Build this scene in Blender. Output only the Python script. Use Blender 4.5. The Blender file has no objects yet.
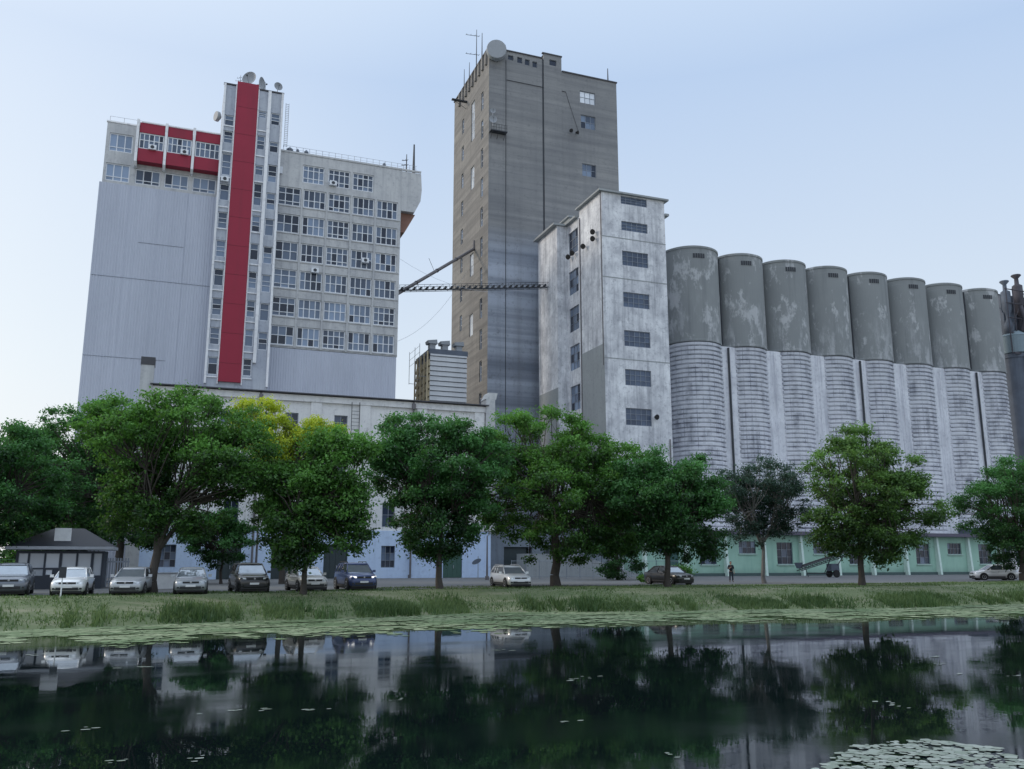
import bpy, math, random
import numpy as np
from mathutils import Vector, Matrix
random.seed(7); RNG = np.random.default_rng(11)
scn = bpy.context.scene; COL = scn.collection
PI = math.pi
# ------------------------------------------------------------------ camera model (survey of the place)
FPX, TILT, YAW, EYE = 882.0, math.atan(176.5/882), math.radians(20.88), 1.8
CX, CY = 512, 384.5
FW = (math.sin(YAW)*math.cos(TILT), math.cos(YAW)*math.cos(TILT), math.sin(TILT))
RT = (math.cos(YAW), -math.sin(YAW), 0.0)
UP = (-math.sin(YAW)*math.sin(TILT), -math.cos(YAW)*math.sin(TILT), math.cos(TILT))
def ray(u, v):
    a = (u-CX)/FPX; b = -(v-CY)/FPX
    return [FW[i]+a*RT[i]+b*UP[i] for i in range(3)]
def on_y(u, v, y):  d = ray(u, v); k = y/d[1]; return (d[0]*k, EYE+d[2]*k)      # (x, z) on a wall plane
def on_x(u, v, x):  d = ray(u, v); k = x/d[0]; return (d[1]*k, EYE+d[2]*k)      # (y, z) on a side wall
def on_z(u, v, z=0.0): d = ray(u, v); k = (z-EYE)/d[2]; return (d[0]*k, d[1]*k)
cam_d = bpy.data.cameras.new("camera"); cam = bpy.data.objects.new("camera", cam_d); COL.objects.link(cam)
cam_d.sensor_width = 36; cam_d.lens = FPX/1024*36; cam_d.clip_end = 6000; cam_d.clip_start = .1
cam.location = (0, 0, EYE); cam.rotation_euler = (PI/2+TILT, 0, -YAW)
scn.camera = cam
scn.view_settings.view_transform = 'Standard'; scn.view_settings.look = 'None'; scn.view_settings.exposure = 0

# ------------------------------------------------------------------ materials
def mat(name):
    m = bpy.data.materials.new(name); m.use_nodes = True
    nt = m.node_tree; return m, nt, nt.nodes['Principled BSDF']
def N(nt, t, **k):
    n = nt.nodes.new(t)
    for a, b in k.items():
        if a in n.inputs: n.inputs[a].default_value = b
        else: setattr(n, a, b)
    return n
def L(nt, a, b): nt.links.new(a, b)
def wpos(nt, scale=(1, 1, 1)):
    g = N(nt, 'ShaderNodeNewGeometry'); mp = N(nt, 'ShaderNodeMapping'); mp.inputs['Scale'].default_value = scale
    L(nt, g.outputs['Position'], mp.inputs['Vector']); return mp.outputs['Vector']
def noise(nt, vec, scale, detail=5, rough=.6):
    n = N(nt, 'ShaderNodeTexNoise'); n.inputs['Scale'].default_value = scale
    n.inputs['Detail'].default_value = detail; n.inputs['Roughness'].default_value = rough
    L(nt, vec, n.inputs['Vector']); return n.outputs['Fac']
def ramp(nt, fac, stops):
    r = N(nt, 'ShaderNodeValToRGB'); e = r.color_ramp.elements
    while len(e) < len(stops): e.new(.5)
    for i, (p, c) in enumerate(stops):
        e[i].position = p; e[i].color = (*(c if isinstance(c, tuple) else (c, c, c)), 1)
    L(nt, fac, r.inputs['Fac']); return r.outputs['Color']
def mix(nt, fac, a, b, mode='MIX'):
    m = N(nt, 'ShaderNodeMix', data_type='RGBA', blend_type=mode)
    if isinstance(fac, (int, float)): m.inputs[0].default_value = fac
    else: L(nt, fac, m.inputs[0])
    for s, v in ((6, a), (7, b)):
        if isinstance(v, tuple): m.inputs[s].default_value = (*v, 1)
        else: L(nt, v, m.inputs[s])
    return m.outputs[2]
def bump(nt, bs, h, strength=.3, dist=.05):
    b = N(nt, 'ShaderNodeBump'); b.inputs['Strength'].default_value = strength; b.inputs['Distance'].default_value = dist
    L(nt, h, b.inputs['Height']); L(nt, b.outputs['Normal'], bs.inputs['Normal'])
def sepz(nt, i=2):
    g = N(nt, 'ShaderNodeNewGeometry'); s = N(nt, 'ShaderNodeSeparateXYZ'); L(nt, g.outputs['Position'], s.inputs[0]); return s.outputs[i]
def plain(name, c, rough=.7, metal=0, var=.12, scale=3.0):
    m, nt, bs = mat(name); bs.inputs['Roughness'].default_value = rough; bs.inputs['Metallic'].default_value = metal
    n = noise(nt, wpos(nt), scale)
    col = mix(nt, n, tuple(x*(1-var*1.6) for x in c), tuple(min(1, x*(1+var*1.6)) for x in c))
    L(nt, col, bs.inputs['Base Color']); return m
def weathered(name, c, dark, light=None, streak=.5, scale=.35, board=0, rough=.85):
    """plaster / concrete with blotches, vertical dirt runs and optional horizontal board marks"""
    m, nt, bs = mat(name); bs.inputs['Roughness'].default_value = rough
    w = wpos(nt); big = noise(nt, w, scale*.35, 7, .65); fine = noise(nt, w, 2.2, 6, .7)
    col = mix(nt, ramp(nt, big, [(.35, 0), (.68, 1.)]), c, light or tuple(min(1, x*1.25) for x in c))
    run = noise(nt, wpos(nt, (1.1, 1.1, .07)), 1.6, 5, .65)
    k = N(nt, 'ShaderNodeMath', operation='MULTIPLY'); L(nt, ramp(nt, run, [(.48, 0), (.72, 1.)]), k.inputs[0]); k.inputs[1].default_value = streak
    col = mix(nt, k.outputs[0], col, dark)
    col = mix(nt, ramp(nt, fine, [(.52, 0), (.8, .75)]), col, dark)
    h = fine
    if board:
        bn = noise(nt, wpos(nt, (.04, .04, 1)), board, 3, .8)
        col = mix(nt, ramp(nt, bn, [(.42, 0), (.62, .6)]), col, dark)
        h = bn
    L(nt, col, bs.inputs['Base Color']); bump(nt, bs, h, .5, .04); return m
M = {}
M['white_wall'] = weathered('white_plaster', (.74, .73, .73), (.36, .36, .38), (.84, .83, .82), .28)
M['blue_wall'] = weathered('pale_blue_plaster', (.52, .64, .86), (.34, .42, .58), (.62, .74, .92), .3)
M['head_wall'] = weathered('peeling_plaster', (.50, .51, .55), (.17, .18, .22), (.86, .87, .90), .6, 1.3)
M['head_grey'] = weathered('grey_render', (.30, .32, .33), (.2, .21, .22), (.36, .38, .39), .3, .6)
M['wing'] = weathered('wing_concrete', (.47, .475, .49), (.25, .26, .29), (.60, .60, .60), .5, .8)
M['stair'] = weathered('stair_panels', (.40, .43, .50), (.2, .22, .28), (.5, .53, .58), .4, .8)
M['pier'] = weathered('white_piers', (.76, .76, .78), (.4, .4, .44), None, .3)
M['infill'] = weathered('silo_infill', (.62, .63, .68), (.3, .31, .38), (.84, .85, .9), .6, .8)
M['green'] = None
M['metal'] = plain('galvanised_metal', (.36, .38, .42), .5, .4)
M['dark_metal'] = plain('dark_metal', (.05, .055, .065), .6, .3)
M['black'] = plain('black_rubber', (.015, .015, .017), .8)
M['dish'] = plain('dish_paint', (.30, .32, .35), .6)
M['dark_hole'] = plain('dark_opening', (.018, .022, .03), .9)
M['frame'] = plain('window_frame_paint', (.74, .76, .8), .6)
M['coping'] = plain('dark_coping', (.07, .07, .08), .7)
M['brown'] = plain('rusty_brown_soffit', (.24, .13, .10), .8, 0, .25, 1.2)
M['rust'] = plain('rusty_steel', (.075, .07, .085), .8, .1, .35, .8)
M['steelgrey'] = plain('grey_steel', (.11, .13, .17), .65, .2, .3, .5)
M['pipe'] = plain('dark_pipe', (.16, .15, .16), .6, .3)
M['sign_white'] = plain('sign_white', (.75, .76, .78), .5)
M['fence_green'] = plain('green_fence', (.10, .28, .12), .6)
M['rail'] = plain('grey_railing', (.25, .28, .33), .5, .3)
def tower_mat(name, base, light, dark):
    m, nt, bs = mat(name); bs.inputs['Roughness'].default_value = .9
    big = noise(nt, wpos(nt), .12, 6, .6); fine = noise(nt, wpos(nt), 1.8, 6, .7)
    col = mix(nt, ramp(nt, big, [(.3, 0), (.7, 1.)]), base, light)
    bn = noise(nt, wpos(nt, (.03, .03, 1)), 1.1, 4, .75)
    col = mix(nt, ramp(nt, bn, [(.4, 0), (.66, .55)]), col, dark)
    z = sepz(nt); low = N(nt, 'ShaderNodeMapRange'); L(nt, z, low.inputs[0])
    low.inputs[1].default_value = 51.5; low.inputs[2].default_value = 46.5
    wide = noise(nt, wpos(nt, (.02, .02, 1)), .35, 4, .7)
    lowcol = mix(nt, ramp(nt, wide, [(.35, 0), (.62, 1.)]), (.19, .215, .265), (.42, .46, .54))
    col = mix(nt, low.outputs[0], col, lowcol)
    lift = N(nt, 'ShaderNodeMapRange'); L(nt, fine, lift.inputs[0]); lift.inputs[1].default_value = .55; lift.inputs[2].default_value = .85
    col = mix(nt, lift.outputs[0], col, dark)
    run = noise(nt, wpos(nt, (.8, .8, .02)), .9, 4, .6)
    col = mix(nt, ramp(nt, run, [(.5, 0), (.75, .4)]), col, dark)
    L(nt, col, bs.inputs['Base Color']); bump(nt, bs, bn, .6, .06); return m
M['tower'] = tower_mat('tower_concrete', (.215, .22, .23), (.29, .29, .29), (.13, .135, .15))
M['tower_side'] = weathered('tower_side_concrete', (.225, .215, .21), (.12, .115, .115), (.28, .265, .25), .4, .5, 1.0)
def silo_up():
    m, nt, bs = mat('silo_grey_render'); bs.inputs['Roughness'].default_value = .85
    col = mix(nt, noise(nt, wpos(nt), .22, 6), (.21, .225, .235), (.29, .305, .31))
    w = noise(nt, wpos(nt, (1, 1, .55)), .42, 8, .68)
    col = mix(nt, ramp(nt, w, [(.555, 0), (.62, .8)]), col, (.50, .51, .53))
    z = sepz(nt); lo = N(nt, 'ShaderNodeMapRange'); L(nt, z, lo.inputs[0]); lo.inputs[1].default_value = 39; lo.inputs[2].default_value = 29
    w2 = noise(nt, wpos(nt, (1, 1, .35)), .8, 8, .7); k = N(nt, 'ShaderNodeMath', operation='MULTIPLY')
    L(nt, ramp(nt, w2, [(.50, 0), (.62, .8)]), k.inputs[0]); L(nt, lo.outputs[0], k.inputs[1])
    col = mix(nt, k.outputs[0], col, (.52, .53, .56))
    dk = noise(nt, wpos(nt, (1, 1, .05)), 1.1, 5); col = mix(nt, ramp(nt, dk, [(.55, 0), (.75, .5)]), col, (.13, .14, .155))
    L(nt, col, bs.inputs['Base Color']); bump(nt, bs, w, .3, .03); return m
M['silo_up'] = silo_up()
def silo_low():
    m, nt, bs = mat('silo_block_courses'); bs.inputs['Roughness'].default_value = .85
    uv = N(nt, 'ShaderNodeUVMap')
    br = N(nt, 'ShaderNodeTexBrick'); L(nt, uv.outputs[0], br.inputs['Vector'])
    br.inputs['Scale'].default_value = 1; br.inputs['Brick Width'].default_value = .9; br.inputs['Row Height'].default_value = .62
    br.inputs['Mortar Size'].default_value = .06; br.offset = 0; br.inputs['Mortar Smooth'].default_value = .4
    br.inputs['Color1'].default_value = (.66, .67, .73, 1); br.inputs['Color2'].default_value = (.60, .62, .69, 1); br.inputs['Mortar'].default_value = (.20, .21, .27, 1)
    st = noise(nt, wpos(nt, (1, 1, .05)), 1.0, 6, .65); bl = noise(nt, wpos(nt), .45, 7, .7)
    col = mix(nt, ramp(nt, st, [(.45, 0), (.62, .85)]), br.outputs['Color'], (.22, .23, .28))
    col = mix(nt, ramp(nt, bl, [(.45, 0), (.62, .7)]), col, (.84, .85, .9))
    lines = noise(nt, wpos(nt), .7, 4, .6); col = mix(nt, ramp(nt, lines, [(.42, 0), (.6, .8)]), col, (.74, .75, .80))
    z = sepz(nt); up = N(nt, 'ShaderNodeMapRange'); L(nt, z, up.inputs[0]); up.inputs[1].default_value = 12; up.inputs[2].default_value = 30
    up.inputs[4].default_value = .38
    col = mix(nt, up.outputs[0], col, (.30, .32, .37))
    L(nt, col, bs.inputs['Base Color']); bump(nt, bs, br.outputs['Fac'], .5, .05); return m
M['silo_low'] = silo_low()
def green_mat():
    m, nt, bs = mat('mint_green_paint'); bs.inputs['Roughness'].default_value = .8
    col = mix(nt, noise(nt, wpos(nt), .5, 6), (.28, .48, .38), (.44, .65, .54))
    z = sepz(nt); k = N(nt, 'ShaderNodeMapRange'); L(nt, z, k.inputs[0]); k.inputs[1].default_value = 1.1; k.inputs[2].default_value = 0
    n = noise(nt, wpos(nt), 1.3, 6); mu = N(nt, 'ShaderNodeMath', operation='MULTIPLY'); L(nt, n, mu.inputs[0]); L(nt, k.outputs[0], mu.inputs[1])
    col = mix(nt, mu.outputs[0], col, (.12, .2, .17)); col = mix(nt, ramp(nt, noise(nt, wpos(nt, (1, 1, .1)), 1.2), [(.5, 0), (.75, .5)]), col, (.2, .38, .31))
    L(nt, col, bs.inputs['Base Color']); return m
M['green'] = green_mat()
def ribbed(name, c, d):
    m, nt, bs = mat(name); bs.inputs['Roughness'].default_value = .55; bs.inputs['Metallic'].default_value = .1
    n = noise(nt, wpos(nt, (1, 1, .15)), .35, 5); s = noise(nt, wpos(nt, (1, 1, .02)), 3.0, 3)
    col = mix(nt, n, c, d); col = mix(nt, ramp(nt, s, [(.5, 0), (.8, .35)]), col, tuple(x*.72 for x in c))
    bl = noise(nt, wpos(nt, (.25, .25, .08)), .9, 6, .7); col = mix(nt, ramp(nt, bl, [(.4, 0), (.7, .5)]), col, tuple(x*.82 for x in c))
    b2 = noise(nt, wpos(nt, (1, 1, .5)), .5, 3); bump(nt, bs, b2, .25, .08)
    L(nt, col, bs.inputs['Base Color']); return m
M['clad'] = ribbed('ribbed_cladding', (.47, .50, .59), (.54, .565, .65))
M['clad_side'] = ribbed('lamella_cladding', (.50, .51, .53), (.62, .63, .65))
def red_mat():
    m, nt, bs = mat('red_panels'); bs.inputs['Roughness'].default_value = .55
    s = noise(nt, wpos(nt, (1, 1, .08)), 1.0, 5); big = noise(nt, wpos(nt), .25)
    col = mix(nt, big, (.25, .006, .028), (.34, .010, .042)); col = mix(nt, ramp(nt, s, [(.5, 0), (.78, .5)]), col, (.17, .012, .03))
    L(nt, col, bs.inputs['Base Color']); return m
M['red'] = red_mat()
def glass_mat(name, dark, light, rough=.12):
    m, nt, bs = mat(name); bs.inputs['Roughness'].default_value = rough
    a = N(nt, 'ShaderNodeAttribute', attribute_name='shade')
    L(nt, mix(nt, a.outputs['Fac'], dark, light), bs.inputs['Base Color']); return m
M['glass'] = glass_mat('window_glass', (.02, .028, .05), (.28, .36, .50))
M['glass_bright'] = glass_mat('bright_broken_glass', (.25, .28, .33), (.8, .84, .9))
M['glass_block'] = glass_mat('blue_steel_window', (.045, .065, .11), (.10, .14, .22), .3)
M['car_glass'] = plain('car_glass', (.05, .06, .075), .04)
M['car_glass'].node_tree.nodes['Principled BSDF'].inputs['Specular IOR Level'].default_value = .9
def paint(name, c, metal=.3):
    m, nt, bs = mat(name); bs.inputs['Roughness'].default_value = .32; bs.inputs['Metallic'].default_value = metal
    bs.inputs['Coat Weight'].default_value = .7; bs.inputs['Coat Roughness'].default_value = .06
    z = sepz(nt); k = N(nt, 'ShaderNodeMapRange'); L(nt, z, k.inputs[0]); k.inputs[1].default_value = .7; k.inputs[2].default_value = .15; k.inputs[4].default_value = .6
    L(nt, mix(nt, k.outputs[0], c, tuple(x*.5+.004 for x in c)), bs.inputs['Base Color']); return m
M['windscreen'] = plain('windscreen', (.34, .38, .43), .07, .55); M['tyre'] = plain('tyre_rubber', (.02, .02, .022), .85); M['alloy'] = plain('alloy', (.4, .41, .43), .35, .7)
M['plastic'] = plain('black_plastic', (.02, .021, .024), .6)
M['plate'] = plain('plate_white', (.7, .71, .72), .5, 0, .03)
M['lamp'] = plain('headlamp_lens', (.62, .66, .7), .08); M['tail'] = plain('tail_lamp', (.3, .01, .01), .2)
ml, nt, bs = mat('lit_headlamp'); bs.inputs['Base Color'].default_value = (.9, .9, .9, 1); bs.inputs['Emission Color'].default_value = (1, .97, .9, 1); bs.inputs['Emission Strength'].default_value = 1.1
M['lamp_lit'] = ml
def leaf_mat(name, dark, light, trans=.35):
    m = bpy.data.materials.new(name); m.use_nodes = True; nt = m.node_tree; nt.nodes.clear()
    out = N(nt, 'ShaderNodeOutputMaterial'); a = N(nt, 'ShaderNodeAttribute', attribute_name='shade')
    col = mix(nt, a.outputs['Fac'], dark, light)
    d = N(nt, 'ShaderNodeBsdfDiffuse'); t = N(nt, 'ShaderNodeBsdfTranslucent'); g = N(nt, 'ShaderNodeBsdfGlossy'); g.inputs['Roughness'].default_value = .5
    L(nt, col, d.inputs['Color']); L(nt, mix(nt, .5, col, (light[0]*1.2, light[1]*1.2, light[2]*.6)), t.inputs['Color'])
    s = N(nt, 'ShaderNodeMixShader'); s.inputs[0].default_value = trans; L(nt, d.outputs[0], s.inputs[1]); L(nt, t.outputs[0], s.inputs[2])
    s2 = N(nt, 'ShaderNodeMixShader'); s2.inputs[0].default_value = .03; L(nt, s.outputs[0], s2.inputs[1]); L(nt, g.outputs[0], s2.inputs[2])
    L(nt, s2.outputs[0], out.inputs['Surface']); return m
M['leaf'] = leaf_mat('green_leaves', (.005, .024, .009), (.16, .38, .075))
M['leaf_deep'] = leaf_mat('deep_green_leaves', (.004, .020, .010), (.10, .29, .08))
M['leaf_olive'] = leaf_mat('olive_leaves', (.006, .026, .009), (.18, .35, .085))
M['leaf_sun_painted'] = leaf_mat('sun_painted_leaves', (.10, .20, .015), (.60, .68, .06), .4)  # yellow leaf colour with direct sunlight painted in
M['leaf_grey'] = leaf_mat('grey_green_leaves', (.014, .04, .032), (.075, .14, .105))
M['grass'] = leaf_mat('grass_blades', (.045, .10, .035), (.19, .27, .11), .25)
M['reed'] = leaf_mat('reed_blades', (.03, .075, .025), (.13, .22, .08), .25)
M['bark'] = weathered('bark', (.05, .042, .036), (.02, .018, .016), (.08, .068, .06), .5, 2)
M['bark_pale'] = weathered('pale_bark', (.15, .14, .135), (.06, .055, .05), (.22, .21, .2), .5, 2)

# ------------------------------------------------------------------ mesh building
class MB:
    def __init__(s): s.v = []; s.f = []; s.c = []; s.uv = None
    def quad(s, a, b, c, d, sh=.5): n = len(s.v); s.v += [a, b, c, d]; s.f.append((n, n+1, n+2, n+3)); s.c.append(sh)
    def poly(s, pts, sh=.5): n = len(s.v); s.v += list(pts); s.f.append(tuple(range(n, n+len(pts)))); s.c.append(sh)
    def box(s, x0, x1, y0, y1, z0, z1, sh=.5):
        n = len(s.v); s.v += [(x, y, z) for z in (z0, z1) for y in (y0, y1) for x in (x0, x1)]
        for q in ((0, 2, 3, 1), (4, 5, 7, 6), (0, 1, 5, 4), (2, 6, 7, 3), (0, 4, 6, 2), (1, 3, 7, 5)):
            s.f.append(tuple(n+i for i in q)); s.c.append(sh)
    def prism(s, prof, axis, a, b, sh=.5):
        """prof: 2-D outline; axis 'y' -> (x,z) outline swept in y; 'x' -> (y,z) swept in x; 'z' -> (x,y) swept in z"""
        P = {'y': lambda p, t: (p[0], t, p[1]), 'x': lambda p, t: (t, p[0], p[1]), 'z': lambda p, t: (p[0], p[1], t)}[axis]
        n = len(s.v); k = len(prof); s.v += [P(p, a) for p in prof]+[P(p, b) for p in prof]
        s.f.append(tuple(range(n, n+k))); s.f.append(tuple(range(n+2*k-1, n+k-1, -1))); s.c += [sh, sh]
        for i in range(k): j = (i+1) % k; s.f.append((n+i, n+j, n+k+j, n+k+i)); s.c.append(sh)
    def tube(s, p0, p1, r0, r1=None, k=6, cap=True):
        r1 = r0 if r1 is None else r1; p0 = Vector(p0); p1 = Vector(p1); d = (p1-p0)
        if d.length < 1e-6: return
        q = d.normalized().to_track_quat('Z', 'Y'); n = len(s.v)
        for p, r in ((p0, r0), (p1, r1)):
            for i in range(k): a = 2*PI*i/k; s.v.append(tuple(p+q @ Vector((r*math.cos(a), r*math.sin(a), 0))))
        for i in range(k): j = (i+1) % k; s.f.append((n+i, n+j, n+k+j, n+k+i)); s.c.append(.5)
        if cap: s.f.append(tuple(range(n+k-1, n-1, -1))); s.f.append(tuple(range(n+k, n+2*k))); s.c += [.5, .5]
    def bar(s, p0, p1, w): s.tube(p0, p1, w*.7, w*.7, 4)
    def lathe(s, o, axis, prof, k=24, cap=True):
        """prof: list (radius, height along axis)"""
        q = Vector(axis).normalized().to_track_quat('Z', 'Y'); o = Vector(o); n = len(s.v)
        for r, h in prof:
            for i in range(k): a = 2*PI*i/k; s.v.append(tuple(o+q @ Vector((r*math.cos(a), r*math.sin(a), h))))
        for j in range(len(prof)-1):
            for i in range(k): i2 = (i+1) % k; s.f.append((n+j*k+i, n+j*k+i2, n+(j+1)*k+i2, n+(j+1)*k+i)); s.c.append(.5)
        if cap:
            s.f.append(tuple(range(n+k-1, n-1, -1))); m = n+(len(prof)-1)*k; s.f.append(tuple(range(m, m+k))); s.c += [.5, .5]
    def loft(s, rings, closed=True, cap=True, sh=.5):
        n = len(s.v); k = len(rings[0])
        for r in rings: s.v += list(r)
        for j in range(len(rings)-1):
            for i in range(k if closed else k-1):
                i2 = (i+1) % k; s.f.append((n+j*k+i, n+j*k+i2, n+(j+1)*k+i2, n+(j+1)*k+i)); s.c.append(sh)
        if cap: s.f.append(tuple(range(n+k-1, n-1, -1))); m = n+(len(rings)-1)*k; s.f.append(tuple(range(m, m+k))); s.c += [sh, sh]
def offset_of(o):
    v = Vector((0, 0, 0))
    while o is not None: v = v+o.location; o = o.parent
    return v
def mesh_obj(name, verts, faces, mt, parent=None, smooth=False, shade=None):
    off = np.array(offset_of(parent)); V = np.asarray(verts, dtype=float).reshape(-1, 3)-off
    me = bpy.data.meshes.new(name); me.from_pydata(V.tolist(), [], faces); me.update()
    if shade is not None:
        at = me.attributes.new('shade', 'FLOAT', 'FACE'); at.data.foreach_set('value', np.asarray(shade, dtype=np.float32))
    if smooth: me.polygons.foreach_set('use_smooth', [True]*len(me.polygons))
    if isinstance(mt, (list, tuple)):
        for q in mt: me.materials.append(q)
    else: me.materials.append(mt)
    o = bpy.data.objects.new(name, me); COL.objects.link(o)
    if parent is not None: o.parent = parent
    return o
def build(name, mb, mt, parent=None, smooth=False): return mesh_obj(name, mb.v, mb.f, mt, parent, smooth, mb.c)
def tag(o, label=None, cat=None, group=None, kind=None):
    if label: o['label'] = label
    if cat: o['category'] = cat
    if group: o['group'] = group
    if kind: o['kind'] = kind
    return o
def thing(name, label, cat, loc=(0, 0, 0), rz=0, group=None):
    o = bpy.data.objects.new(name, None); COL.objects.link(o); o.location = loc; o.rotation_euler = (0, 0, rz)
    o.empty_display_size = .3; return tag(o, label, cat, group)
def copy_tree(o, parent=None):
    c = o.copy(); COL.objects.link(c); c.parent = parent
    for ch in list(o.children): copy_tree(ch, c)
    return c
def wp(axis, c, u, d, z): return (u, c+d, z) if axis == 'y' else (c+d, u, z)
def facade(mb, axis, c, u0, u1, z0, z1, holes, depth=.3):
    us = sorted({u0, u1, *[h[0] for h in holes], *[h[1] for h in holes]}); zs = sorted({z0, z1, *[h[2] for h in holes], *[h[3] for h in holes]})
    for i in range(len(us)-1):
        for j in range(len(zs)-1):
            um = (us[i]+us[i+1])/2; zm = (zs[j]+zs[j+1])/2
            if any(h[0] < um < h[1] and h[2] < zm < h[3] for h in holes): continue
            mb.quad(*[wp(axis, c, a, 0, b) for a, b in ((us[i], zs[j]), (us[i+1], zs[j]), (us[i+1], zs[j+1]), (us[i], zs[j+1]))])
    for a, b, lo, hi in holes:
        for p, q in (((a, lo), (b, lo)), ((b, lo), (b, hi)), ((b, hi), (a, hi)), ((a, hi), (a, lo))):
            mb.quad(wp(axis, c, p[0], 0, p[1]), wp(axis, c, q[0], 0, q[1]), wp(axis, c, q[0], depth, q[1]), wp(axis, c, p[0], depth, p[1]))
def shell(x0, x1, y0, y1, z0, z1, front=(), left=(), depth=.3):
    mb = MB(); facade(mb, 'y', y0, x0, x1, z0, z1, list(front), depth); facade(mb, 'x', x0, y0, y1, z0, z1, list(left), depth)
    mb.quad((x1, y0, z0), (x1, y1, z0), (x1, y1, z1), (x1, y0, z1)); mb.quad((x0, y1, z0), (x1, y1, z0), (x1, y1, z1), (x0, y1, z1))
    mb.quad((x0, y0, z1), (x1, y0, z1), (x1, y1, z1), (x0, y1, z1)); return mb
def window(parent, axis, c, a, b, lo, hi, nx, rows, frame='frame', glass='glass', fw=.13, rec=.14, name='window', dark=.15, lightest=1.0, dep=.1):
    """rows: heights (fractions) of the pane rows from the bottom up"""
    fr = MB(); s = (b-a)
    def fb(u0, u1, z0, z1):
        if axis == 'y': fr.box(u0, u1, c+rec, c+rec+dep, z0, z1)
        else: fr.box(c+rec, c+rec+dep, u0, u1, z0, z1)
    g = .004
    fb(a+g, a+fw, lo+g, hi-g); fb(b-fw, b-g, lo+g, hi-g); fb(a+fw, b-fw, lo+g, lo+fw); fb(a+fw, b-fw, hi-fw, hi-g)
    xs = [a+s*i/nx for i in range(nx+1)]; z = lo; zs = [lo]
    for r in rows: z += r*(hi-lo)/sum(rows); zs.append(z)
    for x in xs[1:-1]: fb(x-fw*.4, x+fw*.4, lo+fw, hi-fw)
    for q in zs[1:-1]:
        for i in range(nx): fb(xs[i]+(fw if i == 0 else fw*.4), xs[i+1]-(fw if i == nx-1 else fw*.4), q-fw*.35, q+fw*.35)
    w = build(name, fr, M[frame], parent)
    pn = MB(); base = random.uniform(.2, .7)*lightest
    for i in range(nx):
        for j in range(len(rows)):
            sh = min(1, max(0, base+random.uniform(-.28, .28))); 
            if random.random() < dark: sh = 0
            tl = random.uniform(-.012, .012)
            pn.quad(wp(axis, c, xs[i], rec+dep*.6+tl, zs[j]), wp(axis, c, xs[i+1], rec+dep*.6, zs[j]), wp(axis, c, xs[i+1], rec+dep*.6-tl, zs[j+1]), wp(axis, c, xs[i], rec+dep*.6, zs[j+1]), sh)
    build('pane', pn, M[glass], w); return w
def corrugated(mb, x0, x1, y, z0, z1, pitch=.3, amp=.03):
    n = int((x1-x0)/pitch); p = (x1-x0)/n
    for i in range(n):
        a = x0+i*p; xs = (a, a+p*.5, a+p*.6, a+p*.9, a+p); ys = (y, y, y+amp, y+amp, y)
        for k in range(4): mb.quad((xs[k], ys[k], z0), (xs[k+1], ys[k+1], z0), (xs[k+1], ys[k+1], z1), (xs[k], ys[k], z1))

# ------------------------------------------------------------------ world and sun
SUN_AZ = math.atan2(.50, -.87); SUN_EL = math.radians(24)     # direction to the sun: left and a little behind the buildings
w = bpy.data.worlds.new("World"); scn.world = w; w.use_nodes = True; nt = w.node_tree; bg = nt.nodes['Background']
sky = N(nt, 'ShaderNodeTexSky', sky_type='NISHITA'); sky.sun_disc = False; sky.sun_elevation = SUN_EL
sky.sun_rotation = PI/2-SUN_AZ; sky.air_density = 1.3; sky.dust_density = 4.5; sky.ozone_density = 2.0
tc = N(nt, 'ShaderNodeTexCoord'); sp = N(nt, 'ShaderNodeSeparateXYZ'); L(nt, tc.outputs['Generated'], sp.inputs[0])
# thin high haze over the clear sky: whiter towards the horizon and the sun; bright zenith added out of view to light the facades
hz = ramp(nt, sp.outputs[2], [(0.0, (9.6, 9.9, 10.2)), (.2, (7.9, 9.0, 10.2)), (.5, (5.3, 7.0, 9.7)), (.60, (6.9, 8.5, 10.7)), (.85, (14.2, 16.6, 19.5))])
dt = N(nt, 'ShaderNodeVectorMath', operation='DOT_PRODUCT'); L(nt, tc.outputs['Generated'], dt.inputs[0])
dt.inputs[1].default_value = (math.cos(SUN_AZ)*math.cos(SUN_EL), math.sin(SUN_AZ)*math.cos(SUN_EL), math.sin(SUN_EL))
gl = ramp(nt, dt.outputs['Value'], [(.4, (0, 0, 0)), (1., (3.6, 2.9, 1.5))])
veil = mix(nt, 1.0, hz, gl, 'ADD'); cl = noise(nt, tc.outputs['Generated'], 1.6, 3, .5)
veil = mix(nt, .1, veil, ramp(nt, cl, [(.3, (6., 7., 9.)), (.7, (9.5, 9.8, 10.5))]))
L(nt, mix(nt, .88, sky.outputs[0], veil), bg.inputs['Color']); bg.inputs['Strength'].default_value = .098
sun = bpy.data.lights.new('sun', 'SUN'); sun.energy = 1.15; sun.angle = math.radians(10); sun.color = (1, .88, .72)
so = bpy.data.objects.new('sun', sun); COL.objects.link(so)
so.rotation_euler = Vector((math.cos(SUN_AZ)*math.cos(SUN_EL), math.sin(SUN_AZ)*math.cos(SUN_EL), math.sin(SUN_EL))).to_track_quat('Z', 'Y').to_euler()

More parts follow.
